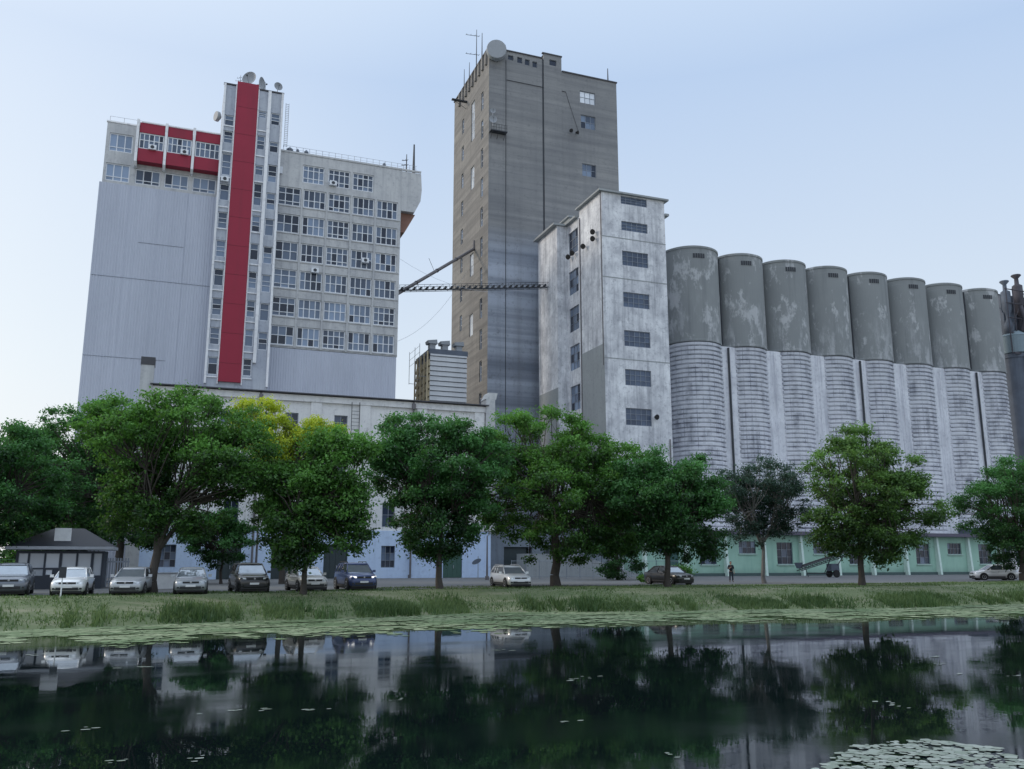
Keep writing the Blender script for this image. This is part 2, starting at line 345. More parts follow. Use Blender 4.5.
# ------------------------------------------------------------------ ground, water
def hgt(x, y):
    shore = 46.5+1.3*math.sin(x*.11)+.5*math.sin(x*.37+1)+ (min(max(x, 0), 20))*.12-(max(0, x-20))*.05
    t = (y-shore)/5.0
    z = -1.25+1.25*max(0, min(1, t))**.8 if t > 0 else -1.25+max(t*1.2, -2.6)
    if y < 6: z = max(z, min(.1, -3.5+(6-y)*1.2))
    return z
xs = np.concatenate([[-1500, -600, -250, -120], np.arange(-60, 160, 2.0), [200, 350, 800, 2000]])
ys = np.concatenate([[-60, -10, 0, 2, 4, 6, 8], np.arange(12, 44, 4), np.arange(44, 56, .5), np.arange(56, 66, 2), [80, 120, 200, 500, 1200, 4000]])
V = [(x, y, hgt(x, y)) for y in ys for x in xs]; nx = len(xs)
Fc = [(j*nx+i, j*nx+i+1, (j+1)*nx+i+1, (j+1)*nx+i) for j in range(len(ys)-1) for i in range(nx-1)]
m, nt, bs = mat('ground_surface'); bs.inputs['Roughness'].default_value = .95
asphalt = mix(nt, noise(nt, wpos(nt), 1.2, 6), (.10, .105, .115), (.17, .175, .185)); asphalt = mix(nt, ramp(nt, noise(nt, wpos(nt), .3, 5), [(.45, 0), (.7, .6)]), asphalt, (.12, .115, .10))
grs = mix(nt, noise(nt, wpos(nt, (1, .5, 1)), 1.0, 7), (.05, .09, .034), (.20, .225, .12)); grs = mix(nt, ramp(nt, noise(nt, wpos(nt, (.25, 1, 1)), .9, 5), [(.5, 0), (.66, .7)]), grs, (.26, .25, .17))
yy = sepz(nt, 1); xx = sepz(nt, 0); a1 = N(nt, 'ShaderNodeMath', operation='MULTIPLY_ADD'); L(nt, noise(nt, wpos(nt, (.35, 1, 1)), .6, 6), a1.inputs[0]); a1.inputs[1].default_value = 4.5; L(nt, yy, a1.inputs[2])
dx = N(nt, 'ShaderNodeMapRange'); L(nt, xx, dx.inputs[0]); dx.inputs[1].default_value = 8; dx.inputs[2].default_value = 24; dx.inputs[3].default_value = 0; dx.inputs[4].default_value = -5.5
a2 = N(nt, 'ShaderNodeMath', operation='ADD'); L(nt, a1.outputs[0], a2.inputs[0]); L(nt, dx.outputs[0], a2.inputs[1])
mr = N(nt, 'ShaderNodeMapRange'); L(nt, a2.outputs[0], mr.inputs[0]); mr.inputs[1].default_value = 56.2; mr.inputs[2].default_value = 57.4
far = N(nt, 'ShaderNodeMapRange'); L(nt, yy, far.inputs[0]); far.inputs[1].default_value = 150; far.inputs[2].default_value = 160
gc = mix(nt, mr.outputs[0], grs, asphalt); gc = mix(nt, far.outputs[0], gc, (.07, .1, .05))
L(nt, gc, bs.inputs['Base Color']); bump(nt, bs, noise(nt, wpos(nt), 6, 5), .5, .05)
tag(mesh_obj('ground', V, Fc, m, None, True), kind='structure')
m, nt, bs = mat('still_dark_water'); bs.inputs['Base Color'].default_value = (.004, .008, .009, 1); bs.inputs['IOR'].default_value = 1.33; L(nt, N(nt, 'ShaderNodeMath', operation='MULTIPLY').outputs[0], bs.inputs['Roughness']); q_ = bs.inputs['Roughness'].links[0].from_node; q_.inputs[1].default_value = .11; L(nt, ramp(nt, noise(nt, wpos(nt, (.35, 1, 1)), .35, 5, .6), [(.42, .12), (.68, 1.)]), q_.inputs[0])
n1 = noise(nt, wpos(nt, (1, .6, 1)), 1.1, 4, .6); bump(nt, bs, n1, .12, .012)
wm = MB(); wm.quad((-900, 5, -1.2), (1200, 5, -1.2), (1200, 56, -1.2), (-900, 56, -1.2)); tag(build('water', wm, m), kind='structure')

# floating green mat along the far bank and pads near the camera
def discs(pts, rad, z, mt, name, label, cat, squash=.6, k=7, sh=(0, 1), parent=None):
    v = []; f = []; s = []
    for i, ((x, y), r) in enumerate(zip(pts, rad)):
        a0 = RNG.random()*6.28; n = len(v); zz = z+RNG.random()*.012
        for q in range(k):
            a = a0+q*2*PI/k; rr = r*(.7+.5*RNG.random()); v.append((x+rr*math.cos(a), y+rr*squash*math.sin(a), zz))
        f.append(tuple(range(n, n+k))); s.append(sh[0]+(sh[1]-sh[0])*RNG.random())
    o = mesh_obj(name, v, f, mt, parent, False, s); return tag(o, label, cat, kind='stuff')
def shore_y(x): return 46.5+1.3*math.sin(x*.11)+.5*math.sin(x*.37+1)+min(max(x, 0), 20)*.12-max(0, x-20)*.05
def matedge(x):
    e = np.interp(x, [-40, -6, -2, 4, 14, 20, 27, 43, 90], [39, 40.3, 37.2, 38.2, 38.2, 39.5, 39.5, 37.2, 33])
    return e+.5*math.sin(x*1.3)+.35*math.sin(x*3.1+2)+.2*math.sin(x*7.3)
pts = []; rad = []
while len(pts) < 26000:
    x = RNG.uniform(-18, 75); e = matedge(x); y = e-1.6+(shore_y(x)+.5-e+1.6)*RNG.random()**.9
    gap = math.sin(x*.35+y*1.9)+math.sin(x*.8-y*2.7+1)
    if gap > 1.35 and y < shore_y(x)-1.5: continue
    if y < e and RNG.random() < .8: continue
    if y < e+2.0 and math.sin(x*.9+2)+math.sin(x*2.3+y) < -.3: continue
    pts.append((x, y)); rad.append(RNG.uniform(.06, .27))
m, nt, bs = mat('floating_weed'); bs.inputs['Roughness'].default_value = .8; a = N(nt, 'ShaderNodeAttribute', attribute_name='shade')
cc = mix(nt, a.outputs['Fac'], (.12, .17, .08), (.34, .39, .24)); cc = mix(nt, ramp(nt, noise(nt, wpos(nt, (.4, 1, 1)), .6, 6), [(.42, 0), (.62, .8)]), cc, (.10, .17, .07)); L(nt, cc, bs.inputs['Base Color'])
M['weed'] = m
discs(pts, rad, -1.193, m, 'floating_weed', 'pale green floating weed along the far bank', 'water weed', .7)
m2, nt, bs = mat('lily_pad_leaf'); bs.inputs['Roughness'].default_value = .5; a = N(nt, 'ShaderNodeAttribute', attribute_name='shade')
L(nt, mix(nt, noise(nt, wpos(nt), 5, 5), mix(nt, a.outputs['Fac'], (.13, .18, .14), (.36, .40, .38)), (.22, .25, .2)), bs.inputs['Base Color']); M['pad'] = m2
pts = []; rad = []
for _ in range(9000):
    u = RNG.uniform(800, 1060); v = RNG.uniform(740, 800)
    lo_ = np.interp(v, [741, 745, 755, 769, 800], [905, 862, 838, 822, 800]); hi_ = np.interp(v, [741, 746, 756, 765, 800], [930, 985, 1008, 1040, 1060])
    if not lo_+8*math.sin(v*1.1) < u < hi_+8*math.sin(v*.9): continue
    x, y = on_z(u, v, -1.19)
    if math.sin(x*5+y*3)+math.sin(x*9-y*11) > 1.25: continue
    if any((x-p[0])**2+(y-p[1])**2 < .009 for p in pts): continue
    pts.append((x, y)); rad.append(RNG.uniform(.03, .12)*(1.25 if RNG.random() < .2 else .9))
    if len(pts) > 700: break
discs(pts, rad, -1.19, m2, 'lily_pads', 'raft of pale lily pads floating in the near right corner', 'lily pads', .95, 9)
pts = [on_z(u, v, -1.19) for u, v in [(235, 711), (262, 709), (315, 709), (397, 700), (200, 757), (83, 729), (115, 761), (590, 677), (580, 679), (570, 721), (880, 702), (895, 707), (673, 755), (935, 657), (960, 674), (940, 664), (1018, 676), (505, 650), (30, 655), (130, 668)] for _ in range(4)]
pts = [(x+RNG.normal(0, .12)*y/15, y+RNG.normal(0, .1)*y/15) for x, y in pts]
discs(pts, [RNG.uniform(.03, .08)*p[1]/14 for p in pts], -1.19, m2, 'drifting_leaves', 'scattered pale leaves drifting on the open dark water', 'floating leaves', .5)

# grass on the bank
def blades(n, xr, yfun, hr, name, label, wdt=.03, lean=.35, mt='grass', dens=None):
    v = np.zeros((n*3*1, 3)); x = RNG.uniform(*xr, n); y = np.array([yfun(a) for a in x])
    if dens is not None:
        keep = np.array([RNG.random() < dens(a, b) for a, b in zip(x, y)]); x = x[keep]; y = y[keep]; n = len(x); v = np.zeros((n*3, 3))
    z = np.array([hgt(a, b) for a, b in zip(x, y)]); cl = .5+.5*np.sin(x*.9)*np.sin(x*.23+y*.8); h = RNG.uniform(hr[0], hr[1], n)*(.55+.9*cl)
    an = RNG.uniform(0, PI, n); ww = wdt*RNG.uniform(.7, 1.6, n); dx = np.cos(an)*ww; dy = np.sin(an)*ww
    v[0::3] = np.stack([x-dx, y-dy, z-.03], 1); v[1::3] = np.stack([x+dx, y+dy, z-.03], 1)
    v[2::3] = np.stack([x+RNG.normal(0, lean, n)*h, y+RNG.normal(0, lean, n)*h, z+h], 1)
    f = [(3*i, 3*i+1, 3*i+2) for i in range(n)]
    return tag(mesh_obj(name, v, f, M[mt], None, False, np.clip(RNG.normal(.45, .25, n)+.25*np.sin(x*.5+y), 0, 1)), label, 'grass', kind='stuff')
blades(60000, (-16, 80), lambda x: shore_y(x)+abs(RNG.normal(0, 1.0))-.15+RNG.random()*1.0, (.10, .36), 'bank_grass', 'tall ragged grass along the edge of the water', .035,
       dens=lambda x, y: .12+.88*(math.sin(x*.55+.6)+math.sin(x*1.3)+.4*math.sin(x*4) > -.1))
blades(60000, (-16, 85), lambda x: shore_y(x)+1.0+RNG.random()*(8 if x < 12 else 11), (.03, .12), 'verge_grass', 'short patchy grass between the bank and the parked cars', .03,
       dens=lambda x, y: .3+.7*(math.sin(x*.7+y)+math.sin(x*.2-y*1.7) > 0))

blades(6000, (-16, 80), lambda x: shore_y(x)+abs(RNG.normal(0, .5))-.1+1.2*(math.sin(x*2.1) > .3), (.25, .75), 'bank_reeds', 'taller dark weed and reed clumps standing on the bank', .03, .22,
       dens=lambda x, y: 1.0*(math.sin(x*.8+1)+math.sin(x*1.9)+math.sin(x*.31) > 1.1), mt='reed')
# ------------------------------------------------------------------ left tall block
Y = 108.0
blk = thing('mill_block', 'tall silo block of ribbed metal, glazed office floors and crimson balcony boxes', 'building', (8, 112, 0))
TOPZ = 53.3
PITCH = 3.15; rowz = [27.75+3.63*i for i in range(6)]
holes = []; wins = []
for r in rowz:
    for c in range(5): holes.append((9.62+PITCH*c, 9.62+PITCH*c+2.82, r, r+2.45))
top3 = [(12.55, 15.3, 49.25, 51.65), (15.8, 18.6, 49.25, 51.65), (18.95, 21.7, 49.25, 51.65)]
sm = [(9.45, 9.95, 49.9, 50.8)]
build('wall', shell(9.3, 25.45, Y, 125, 27.4, 53.0, holes+top3), M['wing'], blk)
for i, h in enumerate(holes): window(blk, 'y', Y, *h, 4 if i % 5 else 3, random.choice([(.9, 1.3), (1, 1), (.7, 1.3, 1)]), dark=.16)
for h in top3: window(blk, 'y', Y, *h, 4, (.8, 1.3, .8), dark=.1)
mb = MB(); corrugated(mb, 9.3, 25.35, Y-.02, 0, 27.35); mb.box(9.31, 25.34, Y+.1, 124.9, 0, 27.3); build('ribbed_wall', mb, M['clad'], blk)
mb = MB()
for c in range(4): mb.box(12.45+PITCH*c+.03, 12.45+PITCH*c+.28, Y-.10, Y-.004, 27.45, 48.4)
build('pier', mb, M['wing'], blk)
mb = MB()
for r in rowz: mb.box(9.6, 25.4, Y-.09, Y-.006, r-.17, r-.03)
build('sill', mb, M['wing'], blk)
# projecting top floor on the right end, with brown wedge below
mb = MB(); mb.prism([(25.46, 47.3), (27.3, 47.3), (28.1, 49.0), (28.25, 50.6), (28.1, 52.9), (25.46, 52.9)], 'y', Y+.01, 124, )
build('bay', mb, M['wing'], blk)
mb = MB(); mb.prism([(25.46, 44.6), (26.2, 44.6), (27.6, 47.29), (25.46, 47.29)], 'y', Y+.8, 123); build('soffit', mb, M['brown'], blk)
mb = MB(); mb.box(9.3, 28.1, Y-.08, Y+.15, 53.02, 53.25); build('coping', mb, M['wing'], blk)
# left section with ribbed cladding
lw = [(-10.25, -7.6, 45.95, 48.15), (-7.0, -4.2, 46.0, 47.9), (-3.75, -1.0, 46.0, 47.9), (-.55, 2.2, 46.0, 47.9)]
up = [(-10.15, -7.55, 49.7, 52.0)]
build('wall', shell(-10.5, 2.6, Y+.05, 124.9, 45.6, 53.3, lw+up), M['wing'], blk)
for h in lw: window(blk, 'y', Y+.05, *h, 3, (.55, 1.6), dark=.05, lightest=1.3)
for h in up: window(blk, 'y', Y+.05, *h, 3, (.55, 1.6), dark=.05, lightest=1.3)
mb = MB(); corrugated(mb, -10.75, 2.5, Y-.2, 0, 45.55); mb.box(-10.74, 2.5, Y-.1, 124.7, 0, 45.5); build('ribbed_wall', mb, M['clad'], blk)
for xq in (-7.4, -4.1, -.9): mb = MB(); mb.box(xq, xq+.03, Y-.224, Y-.204, 0, 45.5); build('seam', mb, M['clad'], blk)
for zq, xa, xb in ((34.1, -10.7, 2.3), (24.6, -10.7, -2), (38.6, -6, -1)):
    mb = MB(); mb.box(xa, xb, Y-.225, Y-.203, zq, zq+.035); build('seam', mb, M['steelgrey'], blk)
for i in range(3):
    a = -7.05+3.15*i; b = a+3.0 if i < 2 else 2.35
    zt = 53.35
    mb = MB(); mb.box(a+.2, b, 106.9, Y+.04, 52.1, zt); build('red_panel', mb, M['red'], blk)
    mb = MB(); mb.box(a+.2, b, 106.9, Y+.04, 48.45, 50.05); build('red_panel', mb, M['red'], blk)
    build_h = (a+.22, b-.02, 50.06, 52.09)
    mb = MB(); mb.box(a+.3, b-.05, 107.5, 108.0, 50.06, 52.09); build('backing', mb, M['dark_hole'], blk)
    window(blk, 'y', 106.95, *build_h, 5, (1, .8), dark=.05, lightest=1.6, rec=.05)
for a in (-7.2, -4.02, -.87):
    mb = MB(); mb.prism([(106.6, 53.6), (Y+.04, 53.6), (Y+.04, 47.9), (107.3, 47.9), (106.75, 48.3)], 'x', a, a+.3); build('fin', mb, M['pier'], blk)
mb = MB(); mb.box(-10.6, -7.25, Y-.02, Y+.3, 53.32, 53.5); mb.box(-6.7, 2.3, 106.8, 106.89, 53.36, 53.5); build('coping', mb, M['pier'], blk)
# roof railing and small roof gear
mb = MB()
for i in range(22): x = 10+i*.83; mb.tube((x, Y+.4, 53.2), (x, Y+.4, 54.1), .025, k=4)
mb.bar((10, Y+.4, 54.1), (27.6, Y+.4, 54.1), .03); mb.bar((10, Y+.4, 53.7), (27.6, Y+.4, 53.7), .02)
for i in range(9): x = -10.3+i*1.55; mb.tube((x, Y+.5, 53.3), (x, Y+.5, 54.3), .025, k=4)
mb.bar((-10.3, Y+.5, 54.3), (2.2, Y+.5, 54.3), .03); build('railing', mb, M['metal'], blk)
for x, r in ((10.9, .45), (11.9, .22), (13.0, .3), (23.3, .25)):
    mb = MB(); mb.lathe((x, Y+1.2, 53.1), (0, 0, 1), [(r*.6, 0), (r*.6, .5), (r, .6), (r*.95, .9), (r*.3, 1.15)], 12); build('roof_vent', mb, M['steelgrey'], blk, True)
# stair tower with the red strip
YS = 106.3
sl = []; zc = 59.9
lz = [(54.3, 55.9), (52.2, 53.8), (48.0, 50.8), (44.7, 46.8), (41.1, 43.2), (37.5, 39.6), (33.9, 36.0), (30.3, 32.4), (26.7, 28.8), (23.1, 25.2)]
for a, b in lz: sl.append((2.62, 3.72, a, b))
for a, b in [(56.3, 57.2), (52.0, 53.9), (48.6, 49.9), (44.6, 47.5), (41.2, 43.3), (37.6, 39.7), (34.0, 36.1), (30.4, 32.5), (26.8, 28.9), (23.2, 25.3)]: sl.append((6.55, 7.55, a, b))
for a, b in [(55.6, 57.2), (51.9, 53.3), (47.9, 50.2), (44.3, 46.5), (40.9, 43.1), (37.3, 39.5), (33.7, 35.9), (30.1, 32.3), (26.5, 28.7)]: sl.append((8.1, 9.2, a, b))
build('wall', shell(2.35, 9.45, YS, 112, 0, 59.9, sl), M['stair'], blk)
for i, h in enumerate(sl): window(blk, 'y', YS, *h, 1, (.9, .6, .9) if i % 3 else (1.2, .7), dark=.25, fw=.09, lightest=1.1)
mb = MB(); mb.box(3.85, 6.4, YS-.35, YS-.004, 22.3, 60.45); build('red_panel', mb, M['red'], blk)
for i in range(10): z = 24.5+i*3.62; mb = MB(); mb.box(3.85, 6.4, YS-.362, YS-.351, z, z+.03); build('panel_joint', mb, plain('joint_crimson', (.10, .006, .015), .7) if i == 0 else bpy.data.materials['joint_crimson'], blk)
mb = MB()
for a, b in ((2.3, 2.55), (3.73, 3.84), (6.41, 6.52), (7.62, 8.0), (9.25, 9.5)): mb.box(a, b, YS-.28, YS-.005, 22 if a != 7.62 else 24.8, 59.95)
for a in (23, 26.2, 29.9, 33.5, 37.1, 41.2, 44.0, 47.8, 51.2, 54.6): 
    mb.box(2.56, 3.72, YS-.12, YS-.006, a-.25, a-.12); mb.box(6.53, 7.61, YS-.12, YS-.006, a-.2, a-.07)
build('fin', mb, M['pier'], blk)
mb = MB(); mb.box(2.25, 9.55, YS-.1, YS+.3, 59.96, 60.12); build('coping', mb, M['coping'], blk)
mb = MB()
for i in range(24): mb.box(9.9, 10.3, 107, 107.05, 53.3+i*.25, 53.34+i*.25)
mb.box(9.88, 9.93, 107, 107.06, 53.2, 59.2); mb.box(10.27, 10.32, 107, 107.06, 53.2, 59.2); build('ladder', mb, M['metal'], blk)
for x, z, q in ((3.1, 47.3, 0), (16.4, 49.6, 1), (-5.3, 50.3, 1), (-1.7, 50.3, 1), (20.9, 43.0-3.3, 0), (14.6, 37.6, 0)):
    mb = MB(); mb.box(x-.45, x+.45, YS-.45 if x < 4 and x > 2.4 else (106.6 if x < 2 else Y-.45), (YS-.01 if x < 4 and x > 2.4 else (106.9 if x < 2 else Y+.1)), z-.3, z+.3)
    ac = build('air_conditioner', mb, M['frame'], blk); mb = MB()
    yb = (YS-.46 if x < 4 and x > 2.4 else (106.59 if x < 2 else Y-.46)); mb.lathe((x, yb, z), (0, -1, 0), [(.22, 0), (.2, .02)], 14); build('fan_grille', mb, M['dark_metal'], ac)
for x, z in ((9.7, 50.4),):
    mb = MB(); mb.box(x-.3, x+.3, Y-.3, Y-.01, z-.5, z+.4); build('junction_box', mb, M['frame'], blk)

def dish(loc, r, aim, name, label, group, post=.8, drum=False):
    t = thing(name, label, 'dish antenna', loc, 0, group); c = Vector(loc)+Vector((0, 0, post)); a = Vector(aim).normalized()
    mb = MB(); mb.tube(loc, c-a*.15, r*.09, k=8); mb.tube(c-a*.3, c, r*.12, k=8); build('mast', mb, M['metal'], t)
    mb = MB()
    if drum: mb.lathe(c, a, [(r*.4, -.25), (r, 0), (r, r*.55), (r*.97, r*.62)], 28)
    else: mb.lathe(c, a, [(r*.05, 0), (r*.4, r*.06), (r*.75, r*.2), (r, r*.38), (r*.97, r*.38), (r*.72, r*.23), (r*.4, r*.1), (r*.04, r*.04)], 28)
    build('reflector', mb, M['dish'], t, False)
    if not drum:
        mb = MB(); 
        for s in (-1, 1): mb.tube(c+a*r*.35+Vector((0, 0, s*r*.85)), c+a*r*.95, .02, k=4)
        mb.lathe(c+a*r*.85, a, [(r*.1, 0), (r*.1, r*.2)], 8); build('feed', mb, M['dark_metal'], t)
    return t
G1 = 'dishes on the glazed block'
dish((5.4, 107.5, 60.1), .95, (-.5, -.8, .1), 'dish_antenna', 'large grey dish above the crimson strip, facing left', G1, 1.7)
dish((6.6, 107.6, 60.1), .95, (.8, -.45, 0), 'dish_antenna', 'dish beside the larger one above the crimson strip, turned to the right', G1, 1.3)
dish((8.9, 108.4, 60.1), .55, (.2, -.9, 0), 'dish_antenna', 'small dish on a thin mast on the right corner of the stair tower roof', G1, 1.9)
dish((1.9, 106.9, 55.1), .62, (-.9, -.4, 0), 'dish_antenna', 'dish on the left edge of the stair tower, seen edge on', G1, .6, True)
def aerial(loc, h, bars, name, label, group=None, r=.05):
    t = thing(name, label, 'antenna', loc, 0, group); x, y, z = loc
    mb = MB(); mb.tube(loc, (x, y, z+h), r, r*.5, 6); build('mast', mb, M['dark_metal'], t)
    if bars:
        mb = MB()
        for zb, l, n in bars:
            mb.tube((x-l*.8, y, z+zb-.1), (x+l*.2, y, z+zb+.1), r*.5, k=4)
            for i in range(n): q = -l*.8+i*l/max(1, n-1); mb.tube((x+q, y-.3, z+zb-.1+.2*i/n), (x+q, y+.3, z+zb+.05+.2*i/n), r*.4, k=4)
        build('crossbar', mb, M['dark_metal'], t)
    return t
G2 = 'aerials on the roofs'
aerial((4.2, 107.2, 60.7), 1.3, [(.5, .7, 3), (.9, .5, 3)], 'roof_aerial', 'short aerial on top of the crimson strip', G2, .04)
aerial((27.3, 109, 52.9), 4.6, [], 'roof_aerial', 'thick panel aerial standing on the right corner of the glazed block', G2, .2)
aerial((26.2, 108.6, 52.9), 2.8, [(1.2, .8, 3), (1.9, .7, 3)], 'roof_aerial', 'aerial with side panels, left of the thick panel aerial', G2, .1)

# ------------------------------------------------------------------ cooling unit
an = thing('dust_filter_house', 'small white lamella clad plant house with three roof vents behind the long wall', 'building', (33, 114, 0))
mb = MB(); mb.box(31.0, 36.1, 112.1, 119, 0, 29.2); build('wall', mb, M['steelgrey'], an)
mb = MB(); z = 16.0
while z < 29.0: mb.prism([(112.09, z), (111.9, z+.04), (112.02, z+.62), (112.09, z+.62)], 'x', 30.95, 36.12); z += .68
build('slat_panel', mb, M['clad_side'], an)
mb = MB(); z = 16.0
while z < 28.6:
    mb.prism([(30.99, z), (30.75, z+.1), (30.85, z+.9), (30.99, z+.95)], 'y', 112.1, 118.9); z += 1.05
for y in (112.3, 114, 115.8, 117.5, 118.8): mb.box(30.55, 30.74, y-.08, y+.08, 15, 29.6)
build('louvre', mb, plain('ochre_louvres', (.50, .42, .28), .7), an)
mb = MB(); mb.box(30.8, 36.25, 111.95, 119.1, 29.21, 29.9); build('cornice', mb, M['steelgrey'], an)
for x in (31.6, 33.4, 35.4):
    mb = MB(); mb.box(x-.4, x+.4, 113.2, 114.2, 29.91, 30.9); mb.prism([(x-.65, 30.9), (x+.65, 30.9), (x+.55, 31.5), (x-.75, 31.3)], 'y', 113.0, 114.4); build('roof_vent', mb, M['dish'], an)
mb = MB()
for y in (112.5, 115, 118): mb.bar((29.6, y, 26), (29.6, y, 30.6), .05); mb.bar((29.6, y, 26.1), (30.6, y, 26.1), .05)
for z in (28.5, 29.4, 30.3): mb.bar((29.6, 112.5, z), (29.6, 118, z), .04)
build('railing', mb, M['metal'], an)

# ------------------------------------------------------------------ conveyor bridge and pipe between the blocks
gb = thing('gantry_bridge', 'thin dark lattice bridge spanning from the glazed block past the beige tower', 'bridge', (25.4, 112, 37.4))
p0 = Vector((25.5, 112, 37.35)); p1 = Vector((47.95, 111.5, 40.2)); n = 26; d = (p1-p0)/n
mb = MB()
for s in (-.5, .5):
    o = Vector((0, s, 0)); mb.bar(p0+o, p1+o, .06); mb.bar(p0+o+Vector((0, 0, .7)), p1+o+Vector((0, 0, .7)), .045)
    for i in range(n):
        a = p0+o+d*i; mb.bar(a, a+Vector((0, 0, .7)), .03); mb.bar(a, a+d+Vector((0, 0, .7)) if i % 2 else a+d, .03)
build('truss', mb, M['dark_metal'], gb)
mb = MB()
for i in range(n): a = p0+d*(i+.5); mb.lathe(a+Vector((0, -.35, .3)), (0, 1, 0), [(.16, 0), (.16, .7)], 10)
build('roller', mb, M['dark_metal'], gb)
mb = MB(); mb.box(0, 1, 0, 1, 0, 1); mb.v = [tuple(p0+d*n*vx+Vector((0, (vy-.5)*.5, .05+vz*.04))) for vx, vy, vz in mb.v]; build('walkway', mb, M['steelgrey'], gb)
pp = thing('feed_pipe', 'long diagonal pipe rising from the glazed block to the tower windows', 'pipe', (25.5, 111, 36.6))
mb = MB(); mb.tube((25.5, 111, 36.4), (41.1, 124.5, 49.6), .24, k=10); mb.tube((41.1, 124.5, 49.6), (41.15, 124.5, 51.0), .2, k=10); build('tube', mb, M['pipe'], pp)
mb = MB(); mb.tube((30.5, 112, 42.6), (33, 118, 42.9), .03, k=4)
for t in (.25, .5, .75): 
    c = Vector((25.5, 111, 36.4)).lerp(Vector((41.1, 124.5, 49.6)), t); mb.lathe(c-Vector((.05, .05, .05)), (15.1, 13.5, 13.2), [(.3, 0), (.3, .12)], 10)
build('flange', mb, M['dark_metal'], pp)
cb = thing('sagging_cable', 'thin cables sagging between the glazed block and the tower', 'cable', (25.5, 110, 40))
mb = MB()
for (a, b, s) in (((25.6, 110, 41.5), (48, 112, 41), 2.8), ((25.6, 111, 30), (41.1, 128, 47), 2.0)):
    a = Vector(a); b = Vector(b); pr = a
    for i in range(1, 13): t = i/12; q = a.lerp(b, t)-Vector((0, 0, s*4*t*(1-t))); mb.tube(pr, q, .02, k=3); pr = q
for q in mb.v: pass
build('strand', mb, M['metal'], cb)

# ------------------------------------------------------------------ beige tower
tw = thing('elevator_tower', 'tallest concrete tower with board marked beige and blue walls and rooftop dish', 'tower', (50, 125, 0))
fh = [(44.35, 45.25, 79.2, 80.0), (45.9, 46.75, 79.0, 80.0), (47.2, 48.0, 78.9, 79.9), (48.5, 49.3, 78.8, 79.8)]
fA = [(56.75, 59.5, 74.3, 76.4), (56.85, 59.45, 69.9, 72.2), (56.95, 59.4, 61.7, 63.8)]
# three volumes with their own heights
L1, L2, L3 = 50.15, 53.5, 63.4
lh = []
for i in range(11): z = 74.6-i*4.85; lh.append((120.6, 121.7, z-3.1, z)) 
lh2 = [(130.6, 131.7, 74.9-2.6-i*4.9, 74.9-i*4.9) for i in range(8)]
lh3 = [(124.9, 126.7, 68.6, 75.4), (124.9, 126.7, 60.2, 64.0), (124.9, 126.7, 45.6, 49.3), (124.9, 126.7, 35.9, 39.4)]
mb = MB(); facade(mb, 'y', 118, 41.2, L1, 0, 80.6, fh, .35); facade(mb, 'y', 118, L2, L3, 0, 79.0, fA, .35)
facade(mb, 'y', 117.9, L1+.25, L2, 0, 81.5, [(51.4, 52.6, 79.7, 80.7)], .35)
mb.quad((L1+.25, 117.9, 0), (L1+.25, 118.3, 0), (L1+.25, 118.3, 81.5), (L1+.25, 117.9, 81.5)); mb.quad((L2, 117.9, 0), (L2, 118, 0), (L2, 118, 79), (L2, 117.9, 79))
mb.quad((L2, 117.9, 79), (L2, 134, 79), (L2, 134, 81.5), (L2, 117.9, 81.5)); mb.quad((L1+.25, 117.9, 81.5), (L2, 117.9, 81.5), (L2, 134, 81.5), (L1+.25, 134, 81.5))
mb.quad((L1, 118, 0), (L1, 118.3, 0), (L1, 118.3, 80.6), (L1, 118, 80.6)); mb.quad((L1, 118.3, 0), (L1+.25, 118.3, 0), (L1+.25, 118.3, 80.6), (L1, 118.3, 80.6))
mb.quad((L2, 118, 79), (L3, 118, 79), (L3, 136.2, 79), (L2, 136.2, 79)); mb.quad((41.2, 118, 80.1), (L1, 118, 80.1), (L1, 136.1, 80.1), (41.2, 136.1, 80.1))
mb.quad((L3, 118, 0), (L3, 136.2, 0), (L3, 136.2, 79), (L3, 118, 79)); mb.quad((41.2, 136.2, 0), (L3, 136.2, 0), (L3, 136.2, 79), (41.2, 136.2, 79))
mb.quad((41.2, 136.19, 79), (L1, 136.19, 79), (L1, 136.19, 80.6), (41.2, 136.19, 80.6))
build('wall', mb, M['tower'], tw)
mb = MB(); facade(mb, 'x', 41.2, 118, 136.2, 0, 80.6, lh+lh2+lh3, .35); build('side_wall', mb, M['tower_side'], tw)
mb = MB(); mb.box(41.05, 41.5, 117.85, 136.3, 80.61, 80.8); mb.box(41.51, L1, 117.85, 118.2, 80.61, 80.78); mb.box(L1, L2+.1, 117.8, 118.2, 81.51, 81.7); mb.box(L2+.1, L3+.12, 117.85, 118.3, 79.01, 79.2); mb.box(L3-.2, L3+.12, 118.31, 136.2, 79.01, 79.2); build('coping', mb, M['coping'], tw)
for i in range(9):
    mb = MB(); mb.box(40.9, 41.19, 118.9+i*1.72, 119.4+i*1.72, 78.2, 80.5); build('corbel', mb, M['tower_side'], tw)
mb = MB(); mb.tube((50.28, 118.05, 40), (50.28, 118.05, 80.5), .13, k=8); mb.tube((44.0, 117.97, 20), (44.0, 117.97, 79), .05, k=6); mb.tube((44.1, 117.95, 75.6), (54.2, 117.95, 75.6), .05, k=5); mb.tube((54.2, 117.95, 75.6), (56.3, 117.95, 69.3), .03, k=4); build('conduit', mb, M['dark_metal'], tw)
for h in fA: window(tw, 'y', 118, *h, 3, (1, 1), frame='rail', glass='glass_bright' if h is fA[0] else 'glass', dark=.2 if h is fA[0] else .3, lightest=1.6 if h is fA[0] else 1, fw=.08)
for h in lh+lh2: window(tw, 'x', 41.2, *h, 1, (1, 1, .7), frame='frame', dark=.35, fw=.07)
